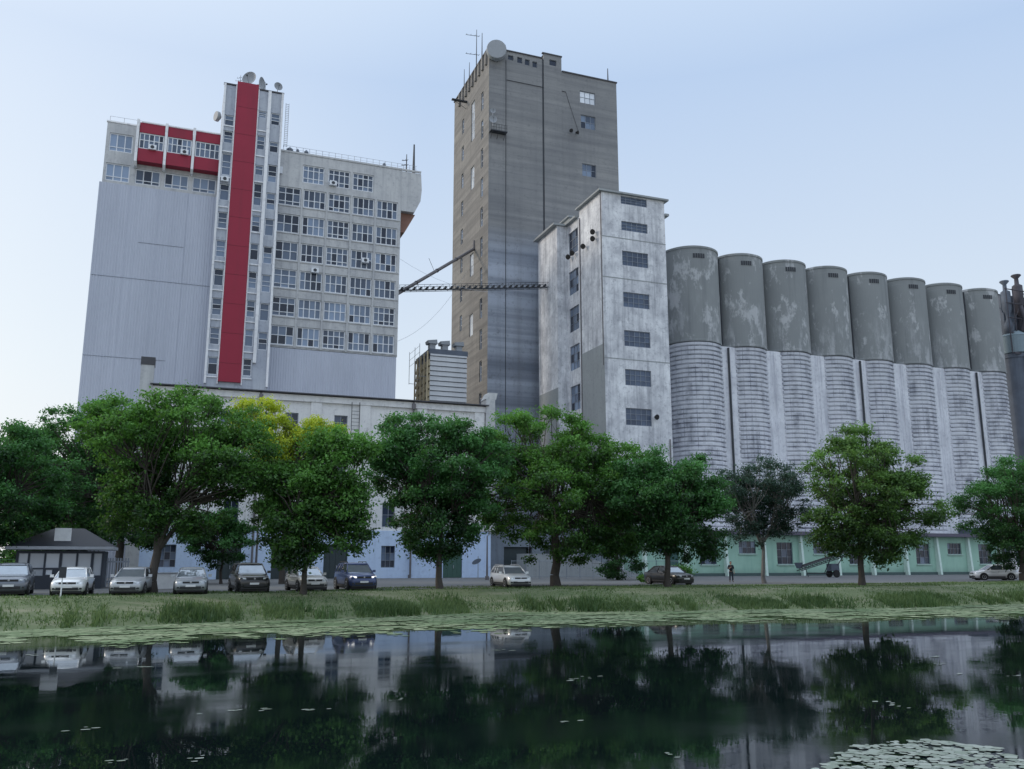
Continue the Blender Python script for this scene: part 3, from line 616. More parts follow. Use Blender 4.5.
for h in lh3: window(tw, 'x', 41.2, *h, 2, (1, 1, 1, 1) if h[3]-h[2] > 5 else (1, 1), glass='glass_bright', dark=.05, lightest=1.5, fw=.08)
for h in fh: window(tw, 'y', 118, *h, 1, (1,), frame='rail', dark=1, fw=.05)
window(tw, 'y', 117.9, 51.4, 52.6, 79.7, 80.7, 1, (1,), frame='rail', dark=1, fw=.05)
mb = MB(); mb.box(41.2, 43.9, 117.0, 117.98, 66.2, 66.35)
for i in range(7): mb.bar((41.25+i*.43, 117.05, 66.3), (41.25+i*.43, 117.05, 67.3), .035)
mb.bar((41.2, 117.05, 67.3), (43.9, 117.05, 67.3), .04); mb.bar((41.2, 117.05, 66.8), (43.9, 117.05, 66.8), .03)
for x in (41.5, 42.5, 43.6): mb.bar((x, 117.98, 65.3), (x, 117.1, 66.2), .05)
build('balcony', mb, M['dark_metal'], tw)
mb = MB(); mb.box(38.6, 41.19, 129, 129.5, 77.0, 77.2); mb.bar((38.7, 129.2, 77.1), (41.1, 129.2, 75.8), .06); build('bracket', mb, M['dark_metal'], tw)
dish((42.2, 117.6, 78.2), 1.55, (-.25, -1, -.05), 'dish_antenna', 'very large drum shaped dish on the top corner of the tall tower', 'dishes on the beige tower', 1.6, True)
dish((41.6, 117.3, 68.7), .42, (-.2, -1, 0), 'dish_antenna', 'smaller upper one of the two dishes above the tower balcony', 'dishes on the beige tower', .8)
dish((41.6, 117.2, 67.0), .6, (-.2, -1, 0), 'dish_antenna', 'larger lower one of the two dishes above the tower balcony', 'dishes on the beige tower', 1.0)
aerial((41.2, 124.3, 80.7), 6.8, [(5.6, 2.2, 4), (2.2, 2.2, 4)], 'roof_aerial', 'tall mast with two cross aerials on the left edge of the beige tower', G2, .09)
aerial((41.2, 121.5, 80.7), 4.5, [], 'roof_aerial', 'plain thin mast just right of the mast with cross aerials', G2, .1)
aerial((41.2, 130.8, 80.7), 3.3, [], 'roof_aerial', 'thin mast on the far left end of the beige tower roof', G2, .08)
aerial((41.2, 128.0, 80.7), 3.0, [], 'roof_aerial', 'thin mast second from the far left end of the beige tower roof', G2, .08)
aerial((62.3, 118.8, 79.1), 2.8, [], 'roof_aerial', 'short fat aerial on the right end of the beige tower', G2, .14)
aerial((44.0, 118.8, 80.7), 1.6, [(1.2, .5, 3)], 'roof_aerial', 'stubby aerial just right of the very large dish', G2, .14)
def horn(loc, aim, label, s=1):
    t = thing('floodlight', label, 'floodlight', loc, 0, 'black lamps fixed to the walls'); c = Vector(loc); a = Vector(aim).normalized()
    mb = MB(); mb.lathe(c, a, [(.12*s, -.5*s), (.3*s, -.2*s), (.5*s, .25*s), (.46*s, .27*s)], 12); build('lamp_shade', mb, M['black'], t)
    mb = MB(); mb.bar(c-a*.4*s, c-a*.4*s+Vector((.3, .6, .1)), .06); build('bracket', mb, M['dark_metal'], t)
horn((54.9, 117.4, 68.7), (-.7, -.7, -.2), 'left lamp of the black pair on the beige tower face', .65); horn((55.9, 117.4, 68.6), (.6, -.7, -.2), 'right lamp of the black pair on the beige tower face', .65)

# ------------------------------------------------------------------ headhouse in front of the silos
hd = thing('silo_headhouse', 'peeling white concrete headhouse with seven blue windows beside the silos', 'building', (54, 102, 0))
fh = [(52.35, 56.25, 48.0, 49.1), (52.35, 56.25, 44.3, 45.6), (52.35, 56.2, 39.5, 41.5), (52.35, 56.2, 33.9, 35.9), (52.35, 56.15, 28.7, 30.8), (52.35, 56.1, 23.6, 25.7), (52.3, 56.0, 18.5, 20.7)]
build('wall', shell(49.5, 58.9, 97, 103.8, 0, 49.25, fh, [(97.4, 97.9, 22.0, 24.6)], .25), M['head_wall'], hd)
lw = [(104.3, 107.4, z, z+3.4) for z in (43.6, 37.9, 32.6, 27.2, 21.6)]
build('stair_wall', shell(49.5, 58.8, 103.81, 107.9, 0, 48.3, [], lw, .3), M['head_wall'], hd)
build('rear_wall', shell(47.95, 58.7, 107.91, 114.8, 0, 48.3, [], [], .3), M['head_wall'], hd)
for h in fh: window(hd, 'y', 97, *h, 5, (1, 1, 1), frame='rail', glass='glass_block', fw=.07, rec=.1, dark=.06)
for h in lw: window(hd, 'x', 49.5, *h, 3, (1, 1, 1), frame='rail', fw=.07, rec=.12, dark=.4)
mb = MB(); mb.box(49.0, 59.4, 96.6, 104.1, 49.26, 49.5); mb.box(58.91, 59.5, 96.8, 103.7, 47.2, 47.5); build('roof', mb, M['head_grey'], hd)
mb = MB(); mb.box(49.0, 50.9, 104.21, 107.6, 48.31, 48.6); mb.box(47.3, 50.9, 107.61, 115.2, 48.31, 48.6); build('roof', mb, M['head_grey'], hd)
mb = MB(); mb.box(50.1, 53, 108.3, 111, 48.61, 50.0); mb.box(49.8, 53.3, 108.0, 111.3, 50.01, 50.2); build('roof_hatch', mb, M['head_grey'], hd)
for z in (47.0, 42.9, 37.6, 31.8, 26.8): pass
mb = MB()
for z in (43.1, 37.6, 26.9): mb.box(49.46, 58.92, 96.975, 96.998, z, z+.12)
build('string_course', mb, M['head_grey'], hd)
mb = MB(); mb.box(49.46, 49.495, 97.0, 103.7, 0, 28.8); mb.box(47.92, 47.945, 108, 114.7, 0, 25); build('render_patch', mb, M['head_grey'], hd)
mb = MB(); mb.tube((58.5, 96.9, 17.0), (58.5, 96.9, 0), .08, k=6); mb.tube((49.42, 97.2, 26), (49.42, 97.2, 49.8), .06, k=6); mb.tube((49.42, 103.6, 5), (49.42, 103.6, 48), .08, k=6); build('drain_pipe', mb, M['pipe'], hd)
ylab = [((600, 190), 'upper lamp of the stacked black pair on the headhouse side wall'), ((600, 215), 'lower lamp of the stacked black pair on the headhouse side wall'), ((565, 243), 'single black lamp in the middle of the headhouse side wall'), ((525, 268), 'higher lamp of the black pair at the recessed stair wall'), ((510, 282), 'lower lamp of the black pair at the recessed stair wall')]
for (a, b), lab in ylab:
    y, z = on_x(430+a/3.663, 180+b/3.663, 49.1); horn((49.0, y, z), (-.8, -.5, -.35), lab, .75)
x, z = on_y(520+580/4.267, 300+500/4.267, 96.6); horn((x, 96.5, z), (.1, -1, -.2), 'black lamp beside the lowest blue window of the headhouse', .7)

# ------------------------------------------------------------------ silos
X0, SP, YC, ZT, ZL = 66.45, 7.62, 102.9, 44.5, 31.0
slab = ['silo next to the white headhouse, widest of the row', 'second silo counted from the headhouse', 'third silo counted from the headhouse', 'fourth silo counted from the headhouse', 'fifth silo counted from the headhouse', 'sixth silo counted from the headhouse', 'seventh silo counted from the headhouse', 'last silo of the row, beside the rusty machine tower']
def ribs(R):
    prof = []; z = 0
    while z < ZL-.01:
        prof += [(R-.2, z), (R+.02, z+.10), (R+.02, z+.42), (R-.2, z+.55)]; z += .62
    return prof
def make_silo(R, label, x):
    t = thing('grain_silo', label, 'silo', (x, YC, 0), 0, 'concrete grain silos in a row')
    UP_ = 1.075 if R > 3.8 else 1.0; K = 64; prof = ribs(R); V = []; Fq = []; 
    for r, h in prof:
        for i in range(K+1): a = 2*PI*i/K; V.append((x+r*math.cos(a), YC+r*math.sin(a), h))
    for j in range(len(prof)-1):
        for i in range(K): Fq.append((j*(K+1)+i, j*(K+1)+i+1, (j+1)*(K+1)+i+1, (j+1)*(K+1)+i))
    o = mesh_obj('lower_shaft', V, Fq, M['silo_low'], t, False)
    uv = o.data.uv_layers.new(name='UVMap'); 
    for lp in o.data.loops:
        vi = lp.vertex_index; uv.data[lp.index].uv = ((vi % (K+1))/K*2*PI*R, prof[vi//(K+1)][1])
    mb = MB(); mb.lathe((x, YC, 0), (0, 0, 1), [(3.5*UP_, ZL-.05), (3.80*UP_, ZL), (3.81*UP_, ZL+.2), (3.78*UP_, ZL+.3), (3.78*UP_, ZT-1.0), (3.75*UP_, ZT-.98), (3.75*UP_, ZT-.3), (3.84*UP_, ZT-.28), (3.84*UP_, ZT), (3.4*UP_, ZT+.2)], 64)
    build('upper_shaft', mb, M['silo_up'], t, False)
    mb = MB(); n = len(mb.v)
    for i in range(5):
        a = -PI/2-.42+i*.085-.0; b = a+.07
        for q in (0,): mb.quad((x+3.775*UP_*math.cos(a), YC+3.775*UP_*math.sin(a), ZT-1.75), (x+3.775*UP_*math.cos(b), YC+3.775*UP_*math.sin(b), ZT-1.75), (x+3.775*UP_*math.cos(b), YC+3.775*UP_*math.sin(b), ZT-1.1), (x+3.775*UP_*math.cos(a), YC+3.775*UP_*math.sin(a), ZT-1.1))
    mb.v = [(q[0]+(q[0]-x)*.014, q[1]+(q[1]-YC)*.014, q[2]) for q in mb.v]
    build('vent_grille', mb, M['dark_metal'], t); return t
make_silo(4.05, slab[0], X0-.3)
s1 = make_silo(3.66, slab[1], X0+SP)
for i in range(2, 8):
    c = copy_tree(s1); c.location.x = X0+SP*i; c['label'] = slab[i]
for i in range(7):
    x = X0+SP*(i+.5); wl = ['first', 'second', 'third', 'fourth', 'fifth', 'sixth', 'seventh'][i]
    t = thing('silo_infill', f'pale flat concrete wall between two silos, {wl} from the headhouse', 'wall', (x, 101, 0), 0, 'flat infill walls between silos')
    mb = MB(); mb.box(x-2.2, x+2.2, 100.35, 101.5, 0, ZL-.1); build('wall', mb, M['infill'], t)
    xx = x-.05; dk = i in (0, 3, 6); mb = MB(); mb.tube((xx, 100.15, 0), (xx, 100.15, ZL-.3), .15 if dk else .05, k=8)
    th = math.atan2(x, YC); R9 = 4.2 if i == 0 else 3.93; xk = x-SP/2-(.3 if i == 0 else 0); jx, jy = xk+R9*math.cos(th-.1), YC-R9*math.sin(th-.1)
    if dk: mb.tube((jx, jy, ZL+.2), (jx, jy, ZT-.8), .13, k=6)  # dark bar standing in for the expansion gap between upper shafts
    build('drain_pipe', mb, M['dark_metal'] if dk else M['infill'], t)

# ------------------------------------------------------------------ machine tower at the right end
mt_ = thing('machine_tower', 'rusty dark dryer tower with pipes and funnel vents past the last silo', 'tower', (130, 104, 0))
mb = MB(); mb.box(127.2, 139, 104, 114, 0, 35.2); build('casing', mb, M['steelgrey'], mt_)
for x, zz in ((128.9, 0), (133.5, 0)):
    mb = MB(); mb.lathe((x, 103.6, 0), (0, 0, 1), [(2.1, 4), (2.1, 34.5), (2.2, 34.6), (2.2, 35.3)], 28); build('drum', mb, M['steelgrey'], mt_, False)
mb = MB(); mb.lathe((128.9, 103.4, 0), (0, 0, 1), [(2.25, 35.4), (2.25, 38.2), (2.3, 38.3), (1.2, 39.2)], 28); build('hopper', mb, plain('blue_grey_drum', (.2, .26, .3), .6, .2), mt_)
mb = MB(); mb.box(126.6, 139, 101.6, 101.8, 35.0, 35.3)
for x in (126.8, 128.3, 130, 132, 134, 137):
    mb.bar((x, 102.2, 35.2), (x, 102.2, 46.4), .16); mb.bar((x, 105, 35.2), (x, 105, 46.4), .16)
for z in (38.7, 41.3, 43.8, 46.2):
    mb.bar((126.6, 102.2, z), (138, 102.2, z), .14); mb.bar((126.6, 105, z), (138, 105, z), .14)
for i in range(8): x = 126.8+i*1.5; z = 38.7+(i % 3)*2.6; mb.bar((x, 102.2, z), (x+1.5, 102.2, z+2.5), .09)
build('frame', mb, M['rust'], mt_)
for (x, r, zt, mm) in ((127.9, .75, 46.0, 'steelgrey'), (130.8, .8, 47.4, 'rust'), (134, .9, 46.5, 'rust')):
    mb = MB(); mb.lathe((x, 103.2, 0), (0, 0, 1), [(r*1.1, 38.5), (r*1.1, 40.2), (r*.5, 41.3), (r*.6, 42.2), (r, 43), (r, zt), (r*.45, zt+.3), (r*.4, zt+1.3), (r*1.0, zt+1.8), (r*.9, zt+1.95)], 16); build('funnel_vent', mb, M[mm], mt_, True)
mb = MB(); mb.box(127.3, 139, 103.5, 108, 35.4, 42.5); mb.box(128.2, 139, 104.5, 108, 42.6, 46.0); build('housing', mb, M['steelgrey'], mt_)
mb = MB(); mb.tube((129.2, 102.0, 39), (132.5, 102, 45.5), .35, k=10); mb.tube((131.5, 102.0, 36), (129.6, 102, 43.5), .28, k=10); mb.tube((133.2, 102.0, 36), (132.6, 102, 46.5), .3, k=10); build('pipe', mb, M['rust'], mt_, True)
mb = MB()
for x in (128.6, 129.8): mb.tube((x, 101.2, 8), (x, 101.2, 34.8), .25, k=8)
build('pipe', mb, M['rust'], mt_, True)

# ------------------------------------------------------------------ long white building
lb = thing('warehouse', 'long pale plastered warehouse with dark roof edge and tall doors behind the trees', 'building', (15, 100, 0))
holes = []
bays = [(-3.5, None)]
uw = [(3.9, 5.3), (10.45, 11.85), (15.65, 17.1), (21.3, 22.7)]
for a, b in uw: holes.append((a, b, 15.7, 17.3))
mid = [(-1.2, .2), (4.85, 6.3), (10.4, 11.85), (15.7, 17.1), (21.2, 22.6), (26.6, 28.0)]
for a, b in mid: holes += [(a, b, 5.4, 8.0), (a, b, 10.6, 12.7)]
doors = [(4.5, 6.8, .0, 3.7), (9.8, 12.2, .0, 3.4), (15.1, 17.6, .0, 3.5), (28.1, 30.3, .0, 3.75)]
lowwin = [(21.2, 22.7, 1.1, 3.4), (-1.0, .6, 1.2, 3.4)]
mb = shell(-3.9, 33.6, 95, 106.5, 5.0, 19.3, [h for h in holes if h[2] > 5], [], .35)
build('wall', mb, M['white_wall'], lb)
mb = MB(); facade(mb, 'y', 94.9, -3.95, 33.65, 0, 5.0, doors+lowwin, .4); mb.quad((-3.95, 94.9, 5), (33.65, 94.9, 5), (33.65, 95, 5), (-3.95, 95, 5)); mb.quad((-3.95, 94.9, 0), (-3.95, 106, 0), (-3.95, 106, 5), (-3.95, 94.9, 5)); mb.quad((33.65, 94.9, 0), (33.65, 106, 0), (33.65, 106, 5), (33.65, 94.9, 5))
build('lower_wall', mb, M['blue_wall'], lb)
for h in [h for h in holes if h[2] > 5]: window(lb, 'y', 95, *h, 2, (1, 1), frame='rail', dark=.45, lightest=.6, fw=.08)
for h in lowwin: window(lb, 'y', 94.9, *h, 3, (1, 1, 1), frame='rail', dark=.3, lightest=.8, fw=.06)
dm = plain('dark_door', (.035, .05, .055), .6); dg = plain('green_door', (.05, .11, .09), .6)
for i, h in enumerate(doors):
    mb = MB(); a, b, lo, hi = h
    for j in range(4): x0 = a+.03+(b-a-.06)*j/4; mb.box(x0+.01, x0+(b-a-.06)/4-.01, 95.02, 95.1, .02, hi-.03)
    mb.box(a+.02, b-.02, 95.11, 95.15, .01, hi-.01); d = build('door', mb, dg if i == 3 else dm, lb); mb = MB(); mb.box((a+b)/2+.1, (a+b)/2+.16, 94.95, 95.02, 1.0, 1.35); build('handle', mb, M['metal'], d)
for x in (-2.2, 7.0, 13.1, 18.4, 24.8, 31.6):
    mb = MB(); mb.box(x, x+1.15, 94.78, 94.995, 5.05, 18.55); build('pilaster', mb, M['white_wall'], lb)
mb = MB(); mb.box(-3.8, 33.6, 94.7, 94.998, 18.56, 19.2); build('cornice', mb, M['white_wall'], lb)
mb = MB(); mb.box(-3.0, 33.2, 94.35, 95.3, 19.31, 19.42); mb.prism([(95.31, 19.35), (106.6, 19.35), (100.8, 19.6)], 'x', -3.7, 33.5); build('roof', mb, M['coping'], lb)
mb = MB(); mb.box(-4.0, -2.75, 94.6, 96, 0, 21.29); build('end_pier', mb, M['wing'], lb)
mb = MB(); mb.box(-4.05, -2.7, 94.55, 96.05, 21.3, 22.1); build('pier_cap', mb, M['coping'], lb)
mb = MB(); mb.box(32.9, 34.0, 94.6, 96.4, 5.1, 20.1); mb.prism([(32.8, 20.11), (34.1, 20.11), (34.3, 20.9), (33.2, 20.9)], 'y', 94.6, 96.3); build('end_pier', mb, M['wing'], lb)
mb = MB()
for x in (7.85, 24.35): mb.tube((x, 94.6, 0), (x, 94.6, 19.2), .11, k=8); mb.box(x-.2, x+.2, 94.4, 94.75, 18.4, 19.0)
build('drain_pipe', mb, M['pipe'], lb)
mb = MB()
for x in (17.45, 18.3): mb.bar((x, 94.6, 14), (x, 94.6, 18.8), .05)
for i in range(10): mb.bar((17.45, 94.6, 14.2+i*.4), (18.3, 94.6, 14.2+i*.4), .03)
build('ladder', mb, M['dark_metal'], lb)
# low outbuilding, yard gate, ramp between warehouse and green building
yd = thing('loading_ramp', 'grey concrete loading ramp with sloping hand rails in the yard', 'ramp', (42, 92, 0))
mb = MB(); mb.prism([(37, 0), (51, 0), (51, .3), (43, 2.6), (37, 2.6)], 'y', 92.5, 95.5); build('ramp', mb, M['head_grey'], yd)
mb = MB()
for i in range(28):
    x = 37.2+i*.5; zt = 2.6 if x < 43 else 2.6-(x-43)*2.3/8
    mb.bar((x, 92.4, max(0, zt-.1)), (x, 92.4, zt+1.0), .03)
mb.bar((37, 92.4, 3.6), (43, 92.4, 3.6), .06); mb.bar((43, 92.4, 3.6), (51, 92.4, 1.3), .07); build('railing', mb, M['rail'], yd)
ab = thing('annex_shed', 'dark open front shed with flat roof between warehouse and headhouse', 'shed', (41, 98, 0))
mb = shell(33.9, 49.3, 97, 103, 0, 6.2, [(36, 39.5, .02, 3.4), (41, 44, .02, 3.4), (45, 48, 2.6, 4.6)], [], .5); build('wall', mb, weathered('shed_grey', (.2, .23, .27), (.1, .12, .14)), ab)
mb = MB(); mb.box(33.6, 49.4, 96, 103.2, 6.21, 6.5); build('roof', mb, M['coping'], ab)
for a in (36, 41): mb = MB(); mb.box(a+.02, a+2.9, 97.3, 97.45, .02, 3.38); build('door', mb, dm, ab)
window(ab, 'y', 97, 45, 48, 2.6, 4.6, 4, (1, 1), frame='rail')

# ------------------------------------------------------------------ green building
gn = thing('green_office', 'long single storey mint green building with white pilasters in front of the silos', 'building', (80, 94, 0))
b0, bw = 52.0, 5.62; holes = []; kinds = []
for i in range(10):
    x = b0+bw*i
    if i % 2 == 1: holes.append((x+2.2, x+4.6, 1.4, 4.1)); kinds.append('tall')
    else: holes.append((x+2.2, x+4.7, 2.7, 4.2)); kinds.append('wide')
build('wall', shell(51.5, 108.4, 93.2, 98.8, 0, 5.0, holes, [], .3), M['green'], gn)
for h, k in zip(holes, kinds):
    window(gn, 'y', 93.2, *h, 3 if k == 'tall' else 4, (1, 1, 1) if k == 'tall' else (1, 1), frame='rail', dark=.4 if k == 'wide' else .8, lightest=.5, fw=.06)
pmint = plain('pale_mint', (.64, .78, .72), .8)
for i in range(11):
    x = b0+bw*i-.1; mb = MB(); mb.prism([(93.19, 0), (92.45, 0), (92.75, 4.95), (93.19, 4.95)], 'x', x, x+.32); build('buttress', mb, pmint, gn)
mb = MB()
for h in holes: mb.box(h[0]-.1, h[1]+.1, 93.05, 93.195, h[2]-.14, h[2]-.01)
build('sill', mb, plain('pale_mint_sill', (.42, .56, .5), .8), gn)
mb = MB(); mb.box(51.2, 109, 92.1, 99, 5.01, 5.45); build('roof', mb, plain('dark_violet_eave', (.12, .11, .15), .8), gn)
mb = MB(); mb.box(51.5, 108.3, 93.0, 93.18, 0, .35); build('plinth', mb, plain('dark_plinth', (.08, .12, .12), .9), gn)
mb = MB(); x = b0+bw*1-.9; mb.box(x-1.6, x-.1, 92.9, 93.18, .36, 4.2); build('door', mb, plain('teal_door', (.04, .1, .095), .7), gn)

# yard wall right of the green building
yw = thing('yard_wall', 'low pale yard wall at the right end of the green building', 'wall', (115, 94, 0))
mb = MB(); mb.box(108.5, 135, 94, 94.3, 0, 1.6); build('wall', mb, M['white_wall'], yw); mb = MB()
for i in range(9): mb.box(109.2+i*3, 109.5+i*3, 93.9, 94.4, 1.61, 3.4)
build('post', mb, M['white_wall'], yw)
sh = thing('brick_depot', 'dark depot wall closing the yard far behind the right hand trees', 'building', (120, 97, 0))
mb = shell(109.2, 150, 97, 103.2, 0, 6.5, [(112+6*i, 114.5+6*i, 1.5, 4.2) for i in range(6)], [], .3); build('wall', mb, M['steelgrey'], sh)
for i in range(6): window(sh, 'y', 97, 112+6*i, 114.5+6*i, 1.5, 4.2, 3, (1, 1), frame='rail', dark=.6)

# ------------------------------------------------------------------ kiosk at the left
kk = thing('kiosk', 'dark kiosk with hipped roof, white window panels and a white roof sign', 'kiosk', (-6.6, 68, 0))
mb = shell(-9.3, -4.1, 66, 70.5, 0, 2.45, [(-9.15, -8.6, .95, 2.3), (-8.5, -7.65, 1.35, 2.3), (-8.5, -7.65, .85, 1.28), (-7.55, -6.75, 1.35, 2.3), (-7.5, -7.1, .9, 1.25), (-6.6, -5.75, 1.35, 2.3), (-5.65, -4.85, 1.35, 2.3), (-5.65, -4.85, .85, 1.28), (-4.7, -4.2, .85, 2.3)], [], .12)
build('wall', mb, plain('dark_blue_timber', (.03, .038, .055), .6), kk)
for h in [(-9.15, -8.6, .95, 2.3), (-8.5, -7.65, 1.35, 2.3), (-8.5, -7.65, .85, 1.28), (-7.55, -6.75, 1.35, 2.3), (-7.5, -7.1, .9, 1.25), (-6.6, -5.75, 1.35, 2.3), (-5.65, -4.85, 1.35, 2.3), (-5.65, -4.85, .85, 1.28), (-4.7, -4.2, .85, 2.3)]:
    window(kk, 'y', 66, *h, 1, (1,), frame='rail', glass='glass_bright', dark=0, lightest=1.0, fw=.03, rec=.04, dep=.04)
mb = MB(); a = [(-9.9, 65.4, 2.75), (-3.5, 65.4, 2.75), (-3.5, 71.1, 2.75), (-9.9, 71.1, 2.75)]; r0 = (-7.4, 68.2, 4.0); r1 = (-5.6, 68.2, 4.0)
mb.poly([a[0], a[1], r1, r0]); mb.poly([a[1], a[2], r1]); mb.poly([a[2], a[3], r0, r1]); mb.poly([a[3], a[0], r0]); build('roof', mb, plain('slate_roof', (.025, .028, .04), .6), kk)
mb = MB(); mb.box(-9.9, -3.5, 65.35, 71.15, 2.54, 2.74); build('fascia', mb, plain('grey_fascia', (.36, .38, .42), .6), kk)
mb = MB(); mb.box(-7.2, -6.2, 66.2, 66.3, 3.1, 3.95); build('sign', mb, M['sign_white'], kk)
fn = thing('metal_fence', 'pale slatted metal fence panel between the kiosk and the dark trunk', 'fence', (-3.4, 66.5, 0))
mb = MB()
for i in range(9): mb.box(-3.9+i*.16, -3.9+i*.16+.09, 66.5, 66.54, .1, 2.0)
mb.box(-3.95, -2.5, 66.55, 66.6, .4, .5); mb.box(-3.95, -2.5, 66.55, 66.6, 1.7, 1.8); build('slat', mb, M['rail'], fn)
gf = thing('garden_fence', 'green wire fence and hedge line left of the kiosk', 'fence', (-16, 70, 0))
mb = MB()
for i in range(60): mb.bar((-24+i*.25, 70, 0), (-24+i*.25, 70, 1.9), .02)
for z in (.2, .8, 1.4, 1.9): mb.bar((-24, 70, z), (-9.2, 70, z), .025)
build('mesh_panel', mb, M['fence_green'], gf)

# ------------------------------------------------------------------ yard fence, posts, signs
yf = thing('wire_fence', 'thin grey railing fence with posts behind the parked white estate car', 'fence', (38, 84, 0))
mb = MB()
for i in range(14): mb.bar((32+i*1.5, 84, 0), (32+i*1.5, 84, 1.9), .05)
build('post', mb, M['rail'], yf); mb = MB()
for i in range(110): mb.bar((32+i*.18, 84, .2), (32+i*.18, 84, 1.8), .012)
for z in (.3, 1.8): mb.bar((32, 84, z), (51.6, 84, z), .03)
build('mesh_panel', mb, M['rail'], yf)
def lamp_post(x, y, h, label, arm=True):
    t = thing('lamp_post', label, 'lamp post', (x, y, 0), 0, 'lamp posts along the drive'); mb = MB(); mb.tube((x, y, 0), (x, y, h), .11, .06, 8)
    mb.lathe((x, y, 0), (0, 0, 1), [(.2, 0), (.2, .35), (.12, .4)], 10); build('pole', mb, M['pipe'], t)
    if arm: mb = MB(); mb.tube((x, y, h), (x+.1, y-.9, h+.25), .04, k=6); mb.box(x-.12, x+.28, y-1.5, y-.8, h+.18, h+.32); build('lamp_head', mb, M['metal'], t)
x, y = on_z(408, 578); lamp_post(x, y, 7.5, 'slim dark lamp post between the blue car and the next tree')
x, y = on_z(487, 580); lamp_post(x, y, 4.2, 'short lamp post just behind the white estate car')
x, y = on_z(255, 582); lamp_post(x, y, 9.5, 'tall pole rising behind the black van through the leaves')
# parasol-shaped sign near the wall
x, y = on_z(478, 578.5); t = thing('tilted_sign', 'tilted oval dark sign on a thin post by the pale blue wall', 'sign', (x, y, 0))
mb = MB(); mb.tube((x, y, 0), (x, y, 2.3), .04, k=6); build('post', mb, M['rail'], t); mb = MB(); mb.lathe((x-.2, y-.06, 1.75), (0, -1, 0), [(.5, 0), (.5, .04)], 20); mb.v = [(x-.2+(a-(x-.2))*1.0, b, 1.75+(c-1.75)*.5+(a-(x-.2))*.35) for a, b, c in mb.v]; build('board', mb, M['steelgrey'], t)
x, y = on_z(60.5, 597); t = thing('verge_sign', 'small dark square sign on a pale post in front of the white hatchback', 'sign', (x, y, 0))
mb = MB(); mb.tube((x, y, -.1), (x, y, 1.5), .035, k=8); build('post', mb, M['frame'], t); mb = MB(); mb.box(x-.17, x+.17, y-.06, y-.03, .95, 1.5); build('board', mb, M['dark_metal'], t)
x, y = on_z(167, 590); t = thing('storage_box', 'low white storage box behind the trunk and the grey saloon', 'box', (x, y, 0))
mb = MB(); mb.box(x-.75, x+.75, y, y+.7, .08, 1.0); build('body', mb, M['sign_white'], t); mb = MB(); mb.box(x-.8, x+.8, y-.05, y+.75, 1.01, 1.08); build('lid', mb, M['dish'], t)

# portable conveyor by the green building
cx, cy = on_z(826, 577.5)
cv = thing('belt_conveyor', 'dark portable grain conveyor on wheels tilted up in front of the green building', 'conveyor', (cx, cy, 0))
A = Vector((cx-3.6, cy, 1.1)); B = Vector((cx+3.6, cy-1.2, 3.2)); mb = MB()
for s in (-.35, .35):
    o = Vector((0, s, 0)); mb.bar(A+o, B+o, .1); mb.bar(A+o-Vector((0, 0, .35)), B+o-Vector((0, 0, .35)), .07)
    for i in range(14): p = A.lerp(B, i/14)+o; q = A.lerp(B, (i+1)/14)+o; mb.bar(p, q-Vector((0, 0, .35)), .04)
build('truss', mb, M['dark_metal'], cv)
mb = MB(); d = B-A; mb.box(0, 1, 0, 1, 0, 1); mb.v = [tuple(A+d*a+Vector((0, (b-.5)*.6, .08+c*.05))) for a, b, c in mb.v]; build('belt', mb, M['black'], cv)
mb = MB(); mb.bar(A.lerp(B, .55), (cx-.2, cy, .4), .07); mb.bar(A.lerp(B, .8), (cx+.9, cy, .4), .07); mb.bar((cx-2.4, cy, .5), (cx+1.2, cy, .45), .08); mb.bar(A.lerp(B, .1), (cx-2.4, cy, .1), .07); build('frame', mb, M['dark_metal'], cv)
for s in (-.6, .6):
    mb = MB(); mb.lathe((cx+1.0, cy+s-.1, .42), (0, 1, 0), [(.3, 0), (.42, .03), (.42, .17), (.3, .2)], 18); wh = build('wheel', mb, M['tyre'], cv)
mb = MB(); mb.box(cx+.5, cx+1.6, cy-.4, cy+.4, .7, 1.5); build('motor', mb, M['steelgrey'], cv)
mb = MB(); mb.lathe(A+Vector((0, 0, -.1)), (0, 0, 1), [(.3, 0), (.6, .6), (.62, .62)], 4); build('hopper', mb, M['steelgrey'], cv)

